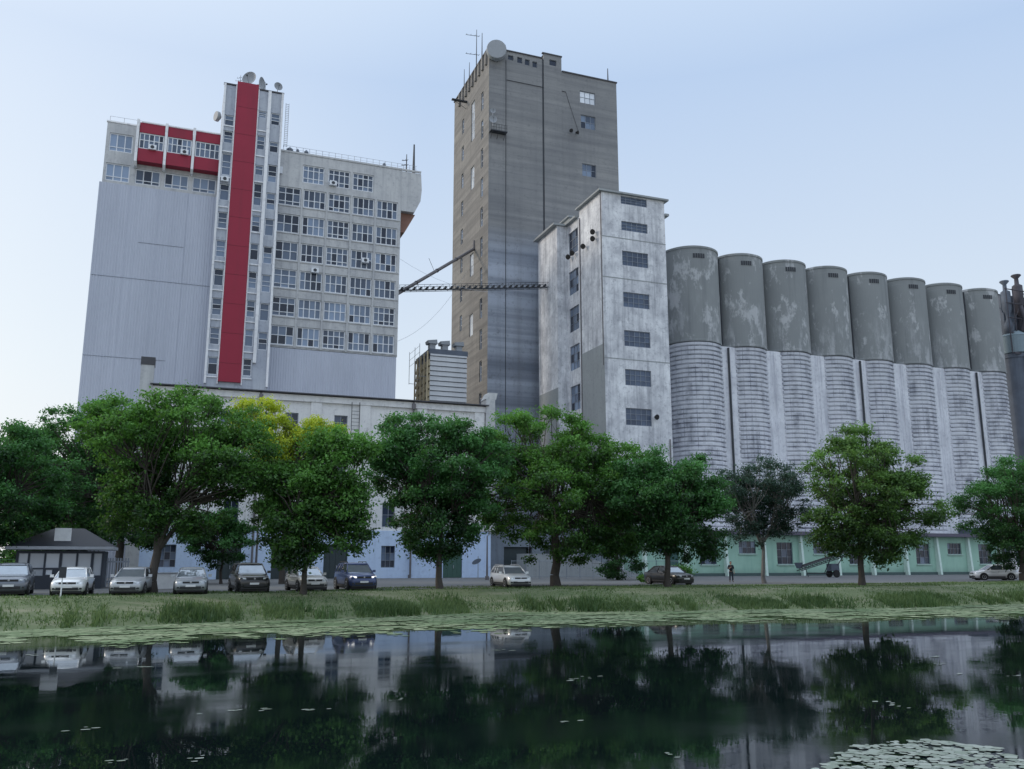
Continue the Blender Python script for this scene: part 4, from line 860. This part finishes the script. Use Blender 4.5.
# ------------------------------------------------------------------ cars
def make_car(name, label, cat, kind, col, loc, rz, trim=None, lit=False, rails=False, dirty=0, group='cars parked beside the water'):
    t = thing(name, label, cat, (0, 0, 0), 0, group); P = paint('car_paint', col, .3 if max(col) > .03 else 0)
    S = dict(hatch=(4.05, .87, 1.46, .97, 1.02, 1.82, 3.35, 3.86), sedan=(4.55, .88, 1.43, .95, 1.15, 1.95, 3.3, 3.98), suv=(4.45, .92, 1.68, 1.12, 1.1, 1.75, 3.85, 4.25), wagon=(4.6, .88, 1.48, .96, 1.15, 1.95, 4.05, 4.42))[kind]
    LEN, W, H, BELT, y0, y1, y2, y3 = S; CL = .19 if kind != 'suv' else .25
    rings = []
    hood = BELT-.05
    st = [(0.0, .62*W, .40, .64*hood), (.04, .80*W, .26, .74*hood), (.14, .90*W, CL, .82*hood), (.35, .96*W, CL, .90*hood), (.75, W, CL, .96*hood), (y0, W*1.005, CL, hood+.02), (LEN*.45, W*1.01, CL, BELT), (LEN*.7, W*1.005, CL, BELT+.02), (y3 if kind == 'sedan' else LEN-.45, W*.99, CL, BELT+(.03 if kind != 'sedan' else 0)), (LEN-.15, W*.95, CL+.03, BELT-.0), (LEN-.04, W*.88, CL+.1, BELT-.1), (LEN, W*.78, CL+.2, BELT-.25)]
    for y, w_, zb, zt in st:
        zs = zb+(zt-zb)*.45; zh = zb+(zt-zb)*.80
        half = [(w_*.86, zb), (w_*.97, zb+.07), (w_, zs), (w_*.985, zh), (w_*.90, zt-.02), (w_*.6, zt+.02)]
        ring = [(x, y, z) for x, z in half]+[(-x, y, z) for x, z in reversed(half)]; rings.append(ring)
    mb = MB(); mb.loft(rings); body = build('body', mb, P, t, True)
    mb = MB(); mb.box(-W*.84, W*.84, .25, LEN-.25, .10, CL+.05); build('underbody_shade', mb, M['plastic'], t)  # dark box added under the car to deepen its contact shadow
    # wheel arches
    wr = .31 if kind != 'suv' else .36; wy = (.82, LEN-.78)
    mb = MB()
    for y in wy:
        for s in (-1, 1):
            for k in range(9):
                a = PI*k/9; b = PI*(k+1)/9; R_ = wr+.055
                mb.tube((s*W*.99, y+R_*math.cos(a), wr+R_*math.sin(a)), (s*W*.99, y+R_*math.cos(b), wr+R_*math.sin(b)), .035, k=5)
            mb.lathe((s*(W*1.004), y, wr), (s, 0, 0), [(wr+.05, -.2), (wr+.05, .008), (.02, .008)], 20)
    build('wheel_arch', mb, M['plastic'], t)
    for y in wy:
        for s in (-1, 1):
            mb = MB(); x = s*(W*1.01); mb.lathe((x-s*.19, y, wr), (s, 0, 0), [(wr*.62, 0), (wr*.93, .01), (wr, .04), (wr, .17), (wr*.93, .205), (wr*.66, .21)], 22); wh = build('wheel', mb, M['tyre'], t, False)
            mb = MB(); mb.lathe((x+s*.005, y, wr), (s, 0, 0), [(wr*.66, 0), (wr*.62, .02), (wr*.2, -.0), (wr*.12, .02)], 18)
            rim = build('rim', mb, M['alloy'], wh)
    # glass and roof
    wb, wt = W*.90, W*.70; zb = BELT-.01; zr = H-.05
    def q4(pts): m_ = MB(); m_.quad(*pts); return m_
    zc = hood-.0
    build('windscreen', q4([(-wb, y0, zc), (wb, y0, zc), (wt, y1, zr), (-wt, y1, zr)]), M['windscreen'], t)
    build('rear_window', q4([(wb*.97, y3, zb+.02), (-wb*.97, y3, zb+.02), (-wt*.96, y2, zr), (wt*.96, y2, zr)]), M['car_glass'], t)
    for s in (-1, 1):
        m_ = MB(); m_.poly([(s*wb, y0, zc), (s*wb*.97, y3, zb+.02), (s*wt*.96, y2, zr), (s*wt, y1, zr)]); build('side_window', m_, M['car_glass'], t)
    rr = []
    for y, w_, z in ((y1-.10, wt*.98, zr-.045), (y1, wt*1.02, zr+.0), (y1+.35, wt*1.04, H-.015), ((y1+y2)/2, wt*1.05, H), (y2-.2, wt*1.02, H-.02), (y2, wt*.98, zr+.015), (y2+.08, wt*.94, zr-.03)):
        rr.append([(-w_, y, z-.02), (-w_*.8, y, z+.02), (0, y, z+.035), (w_*.8, y, z+.02), (w_, y, z-.02), (0, y, z-.03)])
    mb = MB(); mb.loft(rr); build('roof', mb, P, t, True)
    mb = MB()
    for s in (-1, 1):
        mb.tube((s*wb*1.0, y0-.02, zc), (s*wt*1.01, y1, zr), .035, k=6); mb.tube((s*wb*.97, y3, zb), (s*wt*.97, y2, zr), .055, k=6)
        ym = (y1+y2)/2+.05; mb.tube((s*(wb*.99+.0), ym, zb), (s*wt*1.01, ym, zr), .035, k=6)
        if kind in ('wagon', 'suv'): mb.tube((s*wb*.985, y2-.45, zb), (s*wt*1.0, y2-.55, zr), .04, k=6)
        mb.tube((s*wb*1.0, y0, zc+.0), (s*wb*.975, y3, zb+.02), .03, k=5); mb.tube((s*wt*1.01, y1, zr), (s*wt*.97, y2, zr), .035, k=5)
    build('pillar', mb, P, t, True)
    # face
    hz_ = .66*hood+(.06 if kind != 'suv' else .1); fz = CL
    for s in (-1, 1):
        mb = MB(); x = s*W*.70
        rg = []
        for f_, dy in ((.6, -.02), (1, .0), (1, .12)):
            rg.append([(x+s*.17*f_, .10+dy+.10, hz_+.075*f_), (x-s*.17*f_, .02+dy, hz_+.045*f_), (x-s*.15*f_, .02+dy, hz_-.055*f_), (x+s*.15*f_, .085+dy+.06, hz_-.06*f_)])
        mb.loft(rg); build('headlight', mb, M['lamp_lit' if lit else 'lamp'], t)
        mb = MB(); mb.box(x-.08, x+.08, LEN-.09, LEN-.0, BELT-.35, BELT-.12); build('tail_light', mb, M['tail'], t)
        mb = MB(); mb.box(s*(W+.02)-.0 if s > 0 else -W-.2, (W+.2) if s > 0 else -W-.02, y0+.32, y0+.42, zb-.02, zb+.13); build('mirror', mb, P, t)
        mb = MB(); mb.box(x-.10, x+.10, -.02 if False else .02, .1, fz+.13, fz+.22); build('fog_light', mb, M['plastic'], t)
        ym = (y1+y2)/2+.05
        for yd_ in (y1-.1, ym+.55):
            mb = MB(); xx_ = s*W*1.0; mb.box(min(xx_, xx_+s*.025), max(xx_, xx_+s*.025), yd_+.1, yd_+.28, BELT-.16, BELT-.125); build('handle', mb, M['plastic'] if trim else P, t)
    mb = MB(); mb.box(-W*.48, W*.48, -.015, .05, hz_-.06, hz_+.04); build('grille', mb, M['plastic'], t)
    mb = MB(); mb.box(-W*.62, W*.62, -.012, .06, fz+.10, fz+.24); mb.box(-W*.8, W*.8, .03, .12, fz-.02, fz+.07); build('lower_intake', mb, M['plastic'], t)
    mb = MB(); mb.box(-.26, .26, -.035, -.02, fz+.22, fz+.33); build('number_plate', mb, M['plate'], t)
    mb = MB(); mb.lathe((0, -.02, hz_), (0, -1, 0), [(.055, 0), (.05, .012)], 12); build('badge', mb, M['alloy'], t)
    mb = MB(); mb.box(-.26, .26, LEN+.001, LEN+.015, .62, .73); build('number_plate', mb, M['plate'], t)
    for xa, xb in ((-W-.012, -W*.995), (W*.995, W+.012)): mb = MB(); mb.box(xa, xb, .5+.7, LEN-1.3, .24, .36); build('side_trim', mb, M['plastic'], t)
    if rails:
        for s in (-1, 1):
            mb = MB(); mb.tube((s*wt*.95, y1+.15, H+.07), (s*wt*.95, y2-.1, H+.07), .025, k=6)
            for y in (y1+.15, (y1+y2)/2, y2-.1): mb.tube((s*wt*.95, y, H-.02), (s*wt*.95, y, H+.07), .022, k=5)
            build('roof_rail', mb, M['plastic' if col[0] < .5 else 'metal'], t)
    t.location = (loc[0], loc[1], 0); t.rotation_euler = (0, 0, rz); return t
def cpos(u, v): return on_z(u, v)
SW = [(.17, .19, .23), (.82, .83, .85), (.5, .52, .56), (.40, .43, .47), (.012, .012, .014), (.46, .46, .46), (.045, .075, .20), (.78, .80, .84), (.010, .011, .013), (.86, .86, .88)]
D = math.radians
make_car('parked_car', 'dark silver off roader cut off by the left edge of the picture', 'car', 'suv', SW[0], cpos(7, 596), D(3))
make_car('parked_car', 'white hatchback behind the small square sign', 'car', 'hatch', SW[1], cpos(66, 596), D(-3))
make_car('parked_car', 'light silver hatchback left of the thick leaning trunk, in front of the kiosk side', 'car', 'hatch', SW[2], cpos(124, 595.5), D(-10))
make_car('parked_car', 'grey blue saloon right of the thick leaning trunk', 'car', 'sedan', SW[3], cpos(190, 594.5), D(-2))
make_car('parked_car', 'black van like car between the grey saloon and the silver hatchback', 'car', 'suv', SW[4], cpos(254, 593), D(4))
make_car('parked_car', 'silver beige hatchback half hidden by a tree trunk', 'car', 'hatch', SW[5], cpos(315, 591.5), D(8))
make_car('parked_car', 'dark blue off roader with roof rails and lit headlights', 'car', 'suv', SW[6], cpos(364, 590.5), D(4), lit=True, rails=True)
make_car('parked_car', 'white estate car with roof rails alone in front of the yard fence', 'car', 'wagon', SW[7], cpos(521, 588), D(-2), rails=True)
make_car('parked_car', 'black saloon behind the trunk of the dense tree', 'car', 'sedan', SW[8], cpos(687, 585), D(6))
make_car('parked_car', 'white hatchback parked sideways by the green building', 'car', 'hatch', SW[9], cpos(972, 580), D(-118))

# ------------------------------------------------------------------ trees
def leafcloud(cent, rad, n, size, flat=.6, up=.35):
    """n leaves spread over clump shells"""
    k = len(cent); w_ = rad**2; idx = RNG.choice(k, n, p=w_/w_.sum()); d = RNG.normal(size=(n, 3)); d /= np.linalg.norm(d, axis=1)[:, None]
    r = rad[idx]*(RNG.random(n)**.5)*(1+.3*RNG.normal(size=n)); p = cent[idx]+d*r[:, None]*np.array([1, 1, flat]); p[:, 2] -= .0
    nrm = d*.5+RNG.normal(size=(n, 3))*.6+np.array([0, 0, up]); nrm /= np.linalg.norm(nrm, axis=1)[:, None]
    t1 = np.cross(nrm, RNG.normal(size=(n, 3))); t1 /= np.linalg.norm(t1, axis=1)[:, None]; t2 = np.cross(nrm, t1)
    s = size*RNG.uniform(.6, 1.5, n)[:, None]; v = np.empty((n*4, 3)); v[0::4] = p+t1*s; v[1::4] = p+t2*s*.55; v[2::4] = p-t1*s; v[3::4] = p-t2*s*.55
    f = np.arange(n*4).reshape(-1, 4).tolist(); return v, f, idx, d
def tree(label, base, dist_uv, lobes, n=14000, leaf='leaf', bark='bark', trunk_r=.22, fork=.28, size=.13, ncl=70, group='trees along the bank', lean=0, name='broadleaf_tree', cr=(.55, 1.05), fill=.5, upper=None):
    k_ = next(LEAVES); leaf = k_ or leaf
    n = int(n*2.5); ncl = int(ncl*1.7); size *= .70; lobes = [((l[0]+l[1])/2-(l[1]-l[0])*.54, (l[0]+l[1])/2+(l[1]-l[0])*.54, l[2]-1, l[3]+4) for l in lobes]
    """base: ground point; lobes: crown extents as seen (u0,u1,v0,v1) at the tree's own distance"""
    bx_, by_ = base; fwd = bx_*FW[0]+by_*FW[1]; t = thing(name, label, 'tree', (bx_, by_, 0), 0, group)
    cent = []; rads = []; tot = sum((l[1]-l[0])*(l[3]-l[2]) for l in lobes)
    for l in lobes:
        u0, u1, v0, v1 = l[:4]; um, vm = (u0+u1)/2, (v0+v1)/2
        def pt(u, v): d = ray(u, v); hd_ = d[0]*math.sin(YAW)+d[1]*math.cos(YAW); k = (bx_*math.sin(YAW)+by_*math.cos(YAW))/hd_; return np.array((d[0]*k, d[1]*k, EYE+d[2]*k))
        c = pt(um, vm); rh = np.linalg.norm(pt(u1, vm)-pt(u0, vm))/2; rv = abs(pt(um, v0)[2]-pt(um, v1)[2])/2
        m_ = max(5, int(ncl*(u1-u0)*(v1-v0)/tot)); avg = min(cr[1], rh*.42)
        for i in range(m_):
            dd = RNG.normal(size=3); dd /= np.linalg.norm(dd); q = RNG.random()**(1/3*(1-fill)+.12); r_ = RNG.uniform(cr[0], avg if avg > cr[0] else cr[0]+.05)
            p = c+dd*np.array([max(.2, rh-r_*.42), max(.2, rh*.85-r_*.42), max(.2, rv-r_*.3)])*q
            cent.append(p); rads.append(r_)
    cent = np.array(cent); rads = np.array(rads)
    v, f, idx, d = leafcloud(cent, rads, n, size)
    zmin, zmax = cent[:, 2].min(), cent[:, 2].max()
    clr = RNG.normal(0, .16, len(cent)); sh = np.clip(.10+.55*(cent[idx, 2]-zmin)/(zmax-zmin+.1)+clr[idx]+RNG.normal(0, .16, n)+.16*d[:, 2], 0, 1)  # leaf colour darkens toward crown bottom and clump undersides, painting in their shade
    if upper:  # upper crown coloured yellow to stand for direct sun on it
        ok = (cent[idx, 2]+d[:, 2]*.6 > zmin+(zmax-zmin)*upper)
        build_leaves(t, v, ok, sh, 'leaf_sun_painted', 'sun_painted_crown'); build_leaves(t, v, ~ok, sh, leaf, 'crown')
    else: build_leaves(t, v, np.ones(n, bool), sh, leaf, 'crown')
    # trunk and limbs
    cc = cent.mean(0); top = Vector((bx_+(cc[0]-bx_)*.12+lean, by_+(cc[1]-by_)*.12, zmin+(zmax-zmin)*fork)); mb = MB(); b = Vector((bx_, by_, -.15)); pr = b; r = trunk_r*1.35; pts = [b]
    for i in range(1, 6):
        s = i/5; q = b.lerp(top, s)+Vector((random.uniform(-.1, .1), random.uniform(-.1, .1), 0))*(s < 1); r2 = trunk_r*(1.05-.35*s); mb.tube(pr, q, r, r2, 9, False); pr = q; r = r2; pts.append(q)
    nl = 6; limbs = []
    order = np.argsort(np.arctan2(cent[:, 1]-top.y, cent[:, 0]-top.x))
    for g in np.array_split(order, nl):
        if len(g) == 0: continue
        m_ = Vector(cent[g].mean(0)); end = top.lerp(m_, .75); midp = top.lerp(end, .5)+Vector((random.uniform(-.3, .3), random.uniform(-.3, .3), -.25)); start = pts[random.choice([3, 4, 5, 5])]
        r0 = trunk_r*.55; mb.tube(start, midp, r0, r0*.7, 7, False); mb.tube(midp, end, r0*.7, r0*.42, 7, False)
        for i in g:
            c = Vector(cent[i]); s = midp if random.random() < .45 else end; k = s.lerp(c, .5)+Vector((random.uniform(-.3, .3), random.uniform(-.3, .3), random.uniform(-.1, .3)))
            mb.tube(s, k, .055, .035, 5, False); mb.tube(k, c, .035, .012, 4, False)
            for _ in range(2): e = c+Vector((random.uniform(-.8, .8), random.uniform(-.8, .8), random.uniform(-.3, .6))); mb.tube(k.lerp(c, .6), e, .02, .006, 3, False)
    build('trunk', mb, M[bark], t, True); return t
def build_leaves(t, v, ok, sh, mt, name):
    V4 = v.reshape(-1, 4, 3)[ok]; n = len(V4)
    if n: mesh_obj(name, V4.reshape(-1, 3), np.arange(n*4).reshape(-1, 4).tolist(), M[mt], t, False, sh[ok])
G = on_z
LEAVES = iter(['leaf_deep', 'leaf_deep', 'leaf', 'leaf_deep', 'leaf_olive', 'leaf', 'leaf_deep', 'leaf', 'leaf_deep', 'leaf_deep', None, 'leaf_olive', 'leaf_deep', 'leaf_deep', 'leaf_deep'])
tree('dark tree at the left edge of the picture, over the first car', G(-22, 590), 0, [(-75, 60, 440, 548), (-60, 42, 420, 475)], 20000, ncl=100, trunk_r=.3)
tree('tall dense tree rising behind the kiosk roof', G(119, 584), 0, [(28, 155, 440, 535), (42, 145, 398, 470), (0, 70, 425, 500), (90, 165, 396, 450), (110, 170, 500, 550)], 30000, ncl=170, trunk_r=.34, fork=.2, size=.14)
tree('wide spreading tree with a thick forked trunk between the silver and grey cars', G(152, 593.5), 0, [(82, 200, 390, 470), (130, 262, 388, 455), (105, 180, 440, 545), (180, 285, 425, 500), (165, 225, 470, 545)], 27000, ncl=150, trunk_r=.27, fork=.12, size=.12)
tree('young leafy tree standing over the roofs of the grey saloon and the black van', G(221, 584), 0, [(178, 262, 515, 560), (190, 250, 500, 568)], 9000, ncl=45, trunk_r=.12, cr=(.45, .8))
tree('tree with a top painted sunlit yellow behind the black van', G(282, 584), 0, [(240, 340, 412, 462), (226, 284, 394, 436), (235, 305, 440, 530), (285, 345, 418, 450)], 21000, ncl=110, trunk_r=.22, upper=.5)
tree('small round tree whose trunk stands before the silver beige hatchback', G(303, 593), 0, [(256, 350, 450, 550), (300, 382, 424, 505), (258, 330, 505, 572), (320, 376, 490, 552)], 21000, ncl=110, trunk_r=.17, fork=.2)
tree('full crowned tree between the blue car and the white estate car', G(440, 589), 0, [(385, 502, 410, 525), (362, 440, 425, 505), (440, 515, 420, 515), (395, 488, 482, 560), (380, 435, 404, 455)], 28000, ncl=140, trunk_r=.22, fork=.2)
tree('largest dense tree in the middle, just right of the white estate car', G(556, 586), 0, [(492, 612, 410, 500), (478, 592, 405, 480), (472, 640, 445, 548), (560, 662, 435, 525), (505, 612, 510, 564), (470, 530, 430, 530), (600, 645, 500, 560)], 36000, ncl=200, trunk_r=.34, fork=.25, size=.14, fill=.9)
tree('weeping bushy tree with foliage down to the ground by the yard fence', G(618, 580), 0, [(592, 648, 520, 580), (588, 655, 490, 550)], 12000, ncl=60, trunk_r=.16, cr=(.5, .9))
tree('leafy tree whose trunk stands before the black saloon', G(668, 587), 0, [(620, 728, 450, 525), (638, 738, 478, 562), (605, 685, 446, 530), (640, 705, 510, 562)], 28000, ncl=150, trunk_r=.22, fork=.2)
tree('sparse grey green tree with pale forked trunk, right of the person', G(765, 583.5), 0, [(716, 806, 456, 505), (718, 775, 475, 548), (755, 812, 472, 540)], 12500, leaf='leaf_grey', bark='bark_pale', ncl=95, trunk_r=.17, fork=.02, size=.11, cr=(.5, .95))
tree('broad tree in front of the conveyor and the green building', G(862, 585.5), 0, [(798, 905, 435, 512), (840, 945, 462, 548), (802, 875, 485, 562), (832, 892, 424, 470), (870, 925, 442, 505), (840, 920, 510, 562)], 25000, ncl=140, trunk_r=.24, fork=.2)
tree('dark tree at the right edge of the picture, above the white sideways car', G(1024, 581), 0, [(954, 1060, 466, 545), (980, 1090, 450, 505), (985, 1060, 515, 568)], 23000, ncl=130, trunk_r=.3)
# trees behind the left side
x, y = -20, 96
tree('distant tree behind the kiosk at the far left', (x, y), 0, [(-60, 80, 425, 575)], 12000, ncl=60, trunk_r=.3, size=.2, cr=(1, 1.8), group='trees beyond the kiosk')
tree('distant tree seen between kiosk and warehouse', (-8, 88), 0, [(20, 122, 450, 565)], 11000, ncl=60, trunk_r=.3, size=.2, cr=(1, 1.8), group='trees beyond the kiosk')
c = np.stack([RNG.uniform(-420, -20, 260), RNG.uniform(190, 260, 260), RNG.uniform(.5, 11, 260)], 1); c2 = np.stack([RNG.uniform(150, 700, 260), RNG.uniform(150, 260, 260), RNG.uniform(.5, 10, 260)], 1)
c = np.concatenate([c, c2]); v, f, idx, d = leafcloud(c, RNG.uniform(3, 6, len(c)), 40000, .8)
tag(mesh_obj('distant_woods', v, f, M['leaf'], None, False, np.clip(RNG.normal(.3, .2, len(f)), 0, 1)), 'low belt of distant woods along the horizon', 'woods', kind='stuff')
# hedge at far left and scrub along the yard
def scrub(label, pts, r, name, n, cat='bush'):
    c = np.array(pts); rr = np.array([r]*len(c)); v, f, idx, d = leafcloud(c, rr, n, .12); sh = np.clip(RNG.normal(.4, .2, n), 0, 1)
    t = thing(name, label, cat, tuple(c[0][:2])+(0,)); build_leaves(t, v, np.ones(n, bool), sh, 'leaf', 'foliage')
    mb = MB()
    for q in c[::2]: mb.tube((q[0], q[1], -.1), tuple(q), .04, .015, 5)
    build('stem', mb, M['bark'], t); return t
scrub('dense clipped hedge behind the green wire fence', [(-25+i*.8, 71, .7+.8*(i % 2)) for i in range(18)], .8, 'hedge', 9000, 'hedge')
scrub('low shrub beside the black saloon', [(37.6, 66, .5), (37.1, 66.4, .4), (38.0, 66.6, .4)], .5, 'shrub', 1500)
scrub('shrub growing at the corner of the yard fence', [(50, 83, .8), (51, 83.5, .9), (49, 83, .5), (52, 84, .7)], .9, 'shrub', 2600)

# ------------------------------------------------------------------ person
def skin_mesh(name, chains, mt, parent, levels=1):
    import bmesh
    me = bpy.data.meshes.new(name); V = []; E = []; Rr = []; index = {}
    for ch in chains:
        prev = None
        for p, r in ch:
            key = tuple(round(c, 4) for c in p)
            if key not in index: index[key] = len(V); V.append(p); Rr.append(r)
            i = index[key]
            if prev is not None and prev != i: E.append((prev, i))
            prev = i
    me.from_pydata(V, E, []); o = bpy.data.objects.new(name, me); COL.objects.link(o)
    md = o.modifiers.new('skin', 'SKIN'); sd = o.modifiers.new('sub', 'SUBSURF'); sd.levels = sd.render_levels = levels
    md.use_smooth_shade = True
    for i, sv in enumerate(me.skin_vertices[0].data):
        r = Rr[i]; sv.radius = (r, r) if not isinstance(r, tuple) else r; sv.use_root = (i == 0)
    dg = bpy.context.evaluated_depsgraph_get(); m2 = bpy.data.meshes.new_from_object(o.evaluated_get(dg)); bpy.data.objects.remove(o)
    m2.materials.clear(); m2.materials.append(mt); m2.name = name; q = bpy.data.objects.new(name, m2); COL.objects.link(q); q.parent = parent; return q
px_, py_ = on_z(731.5, 582)
ps = thing('person', 'person in dark clothes standing with one arm raised to the chest by the green building', 'person', (0, 0, 0))
skin = plain('skin', (.42, .26, .19), .6); cloth = plain('dark_shirt', (.02, .024, .035), .8); trou = plain('dark_trousers', (.025, .03, .045), .8); hair = plain('hair', (.02, .015, .012), .7)
hips = (0, 0, .95); chest = (0, 0, 1.30); neck = (0, 0, 1.47)
def hand(w_, d, side, s=1):
    w_ = Vector(w_); d = Vector(d).normalized(); sd = d.cross(Vector((0, 1, .2))).normalized()*side; out = [[(tuple(w_), .028), (tuple(w_+d*.05), .034)]]
    for i, l in enumerate((.075, .085, .08, .06)):
        b = w_+d*.07+sd*(i-1.5)*.019; out.append([(tuple(w_+d*.05), .034), (tuple(b), .011), (tuple(b+d*l*.6), .0095), (tuple(b+d*l+Vector((0, -.02, 0))), .008)])
    out.append([(tuple(w_+d*.05), .034), (tuple(w_+d*.04-sd*.045), .011), (tuple(w_+d*.085-sd*.06), .009)]); return out
lw_, rw_ = (.27, -.04, .83), (-.08, -.24, 1.22)
chains = [[(hips, (.11, .08)), ((0, 0, 1.12), (.10, .075)), (chest, (.13, .09)), (neck, .055), ((0, -.01, 1.55), .075), ((0, -.02, 1.66), (.085, .10)), ((0, -.01, 1.74), .06)],
          [(hips, (.11, .08)), ((.1, 0, .88) , .07), ((.12, -.01, .5), .06), ((.13, .02, .1), .042), ((.14, -.12, .04), .04)],
          [(hips, (.11, .08)), ((-.1, 0, .88), .07), ((-.12, -.02, .5), .06), ((-.12, .02, .1), .042), ((-.14, -.12, .04), .04)],
          [(chest, (.13, .09)), ((.19, 0, 1.40), .058), ((.25, .03, 1.10), .042), (lw_, .028)], [(chest, (.13, .09)), ((-.19, 0, 1.40), .058), ((-.27, -.02, 1.12), .042), (rw_, .028)]]
chains += hand(lw_, (0, 0, -1), 1)+hand(rw_, (.6, -.2, .5), -1)
skin_mesh('body', chains, skin, ps)
e = .035
skin_mesh('shirt', [[((0, 0, .90), (.165+e, .125+e)), ((0, 0, 1.12), (.14+e, .11+e)), (chest, (.17+e, .12+e)), ((0, 0, 1.43), .075)], [(chest, (.17+e, .12+e)), ((.19, 0, 1.40), .07), ((.25, .03, 1.10), .056)], [(chest, (.17+e, .12+e)), ((-.19, 0, 1.40), .07), ((-.27, -.02, 1.12), .056), ((-.16, -.14, 1.17), .045)]], cloth, ps)
skin_mesh('trousers', [[((0, 0, 1.0), (.15, .12)), ((.1, 0, .86), .105), ((.12, -.01, .5), .076), ((.13, .02, .08), .062)], [((0, 0, 1.0), (.15, .12)), ((-.1, 0, .86), .105), ((-.12, -.02, .5), .076), ((-.12, .02, .08), .062)]], trou, ps)
skin_mesh('shoe', [[((.13, .05, .045), .05), ((.14, -.16, .035), .04)]], M['black'], ps); skin_mesh('shoe', [[((-.13, .05, .045), .05), ((-.14, -.16, .035), .04)]], M['black'], ps)
skin_mesh('hair', [[((0, .04, 1.62), .08), ((0, .01, 1.72), .095), ((0, -.03, 1.765), .07)]], hair, ps)
mb = MB(); mb.lathe((0, -.115, 1.645), (0, -1, -.3), [(.018, -.02), (.012, .02), (.004, .03)], 8); build('nose', mb, skin, ps)
for s in (-1, 1):
    mb = MB(); mb.lathe((s*.032, -.11, 1.675), (0, -1, 0), [(.012, 0), (.008, .008)], 8); build('eye', mb, M['black'], ps); mb = MB(); mb.lathe((s*.085, -.01, 1.655), (s, 0, 0), [(.03, 0), (.022, .015)], 8); build('ear', mb, skin, ps)
mb = MB(); mb.box(-.025, .025, -.118, -.108, 1.605, 1.613); build('mouth', mb, plain('lips', (.3, .12, .1), .6), ps)
ps.location = (px_, py_, 0); ps.rotation_euler = (0, 0, D(-25))
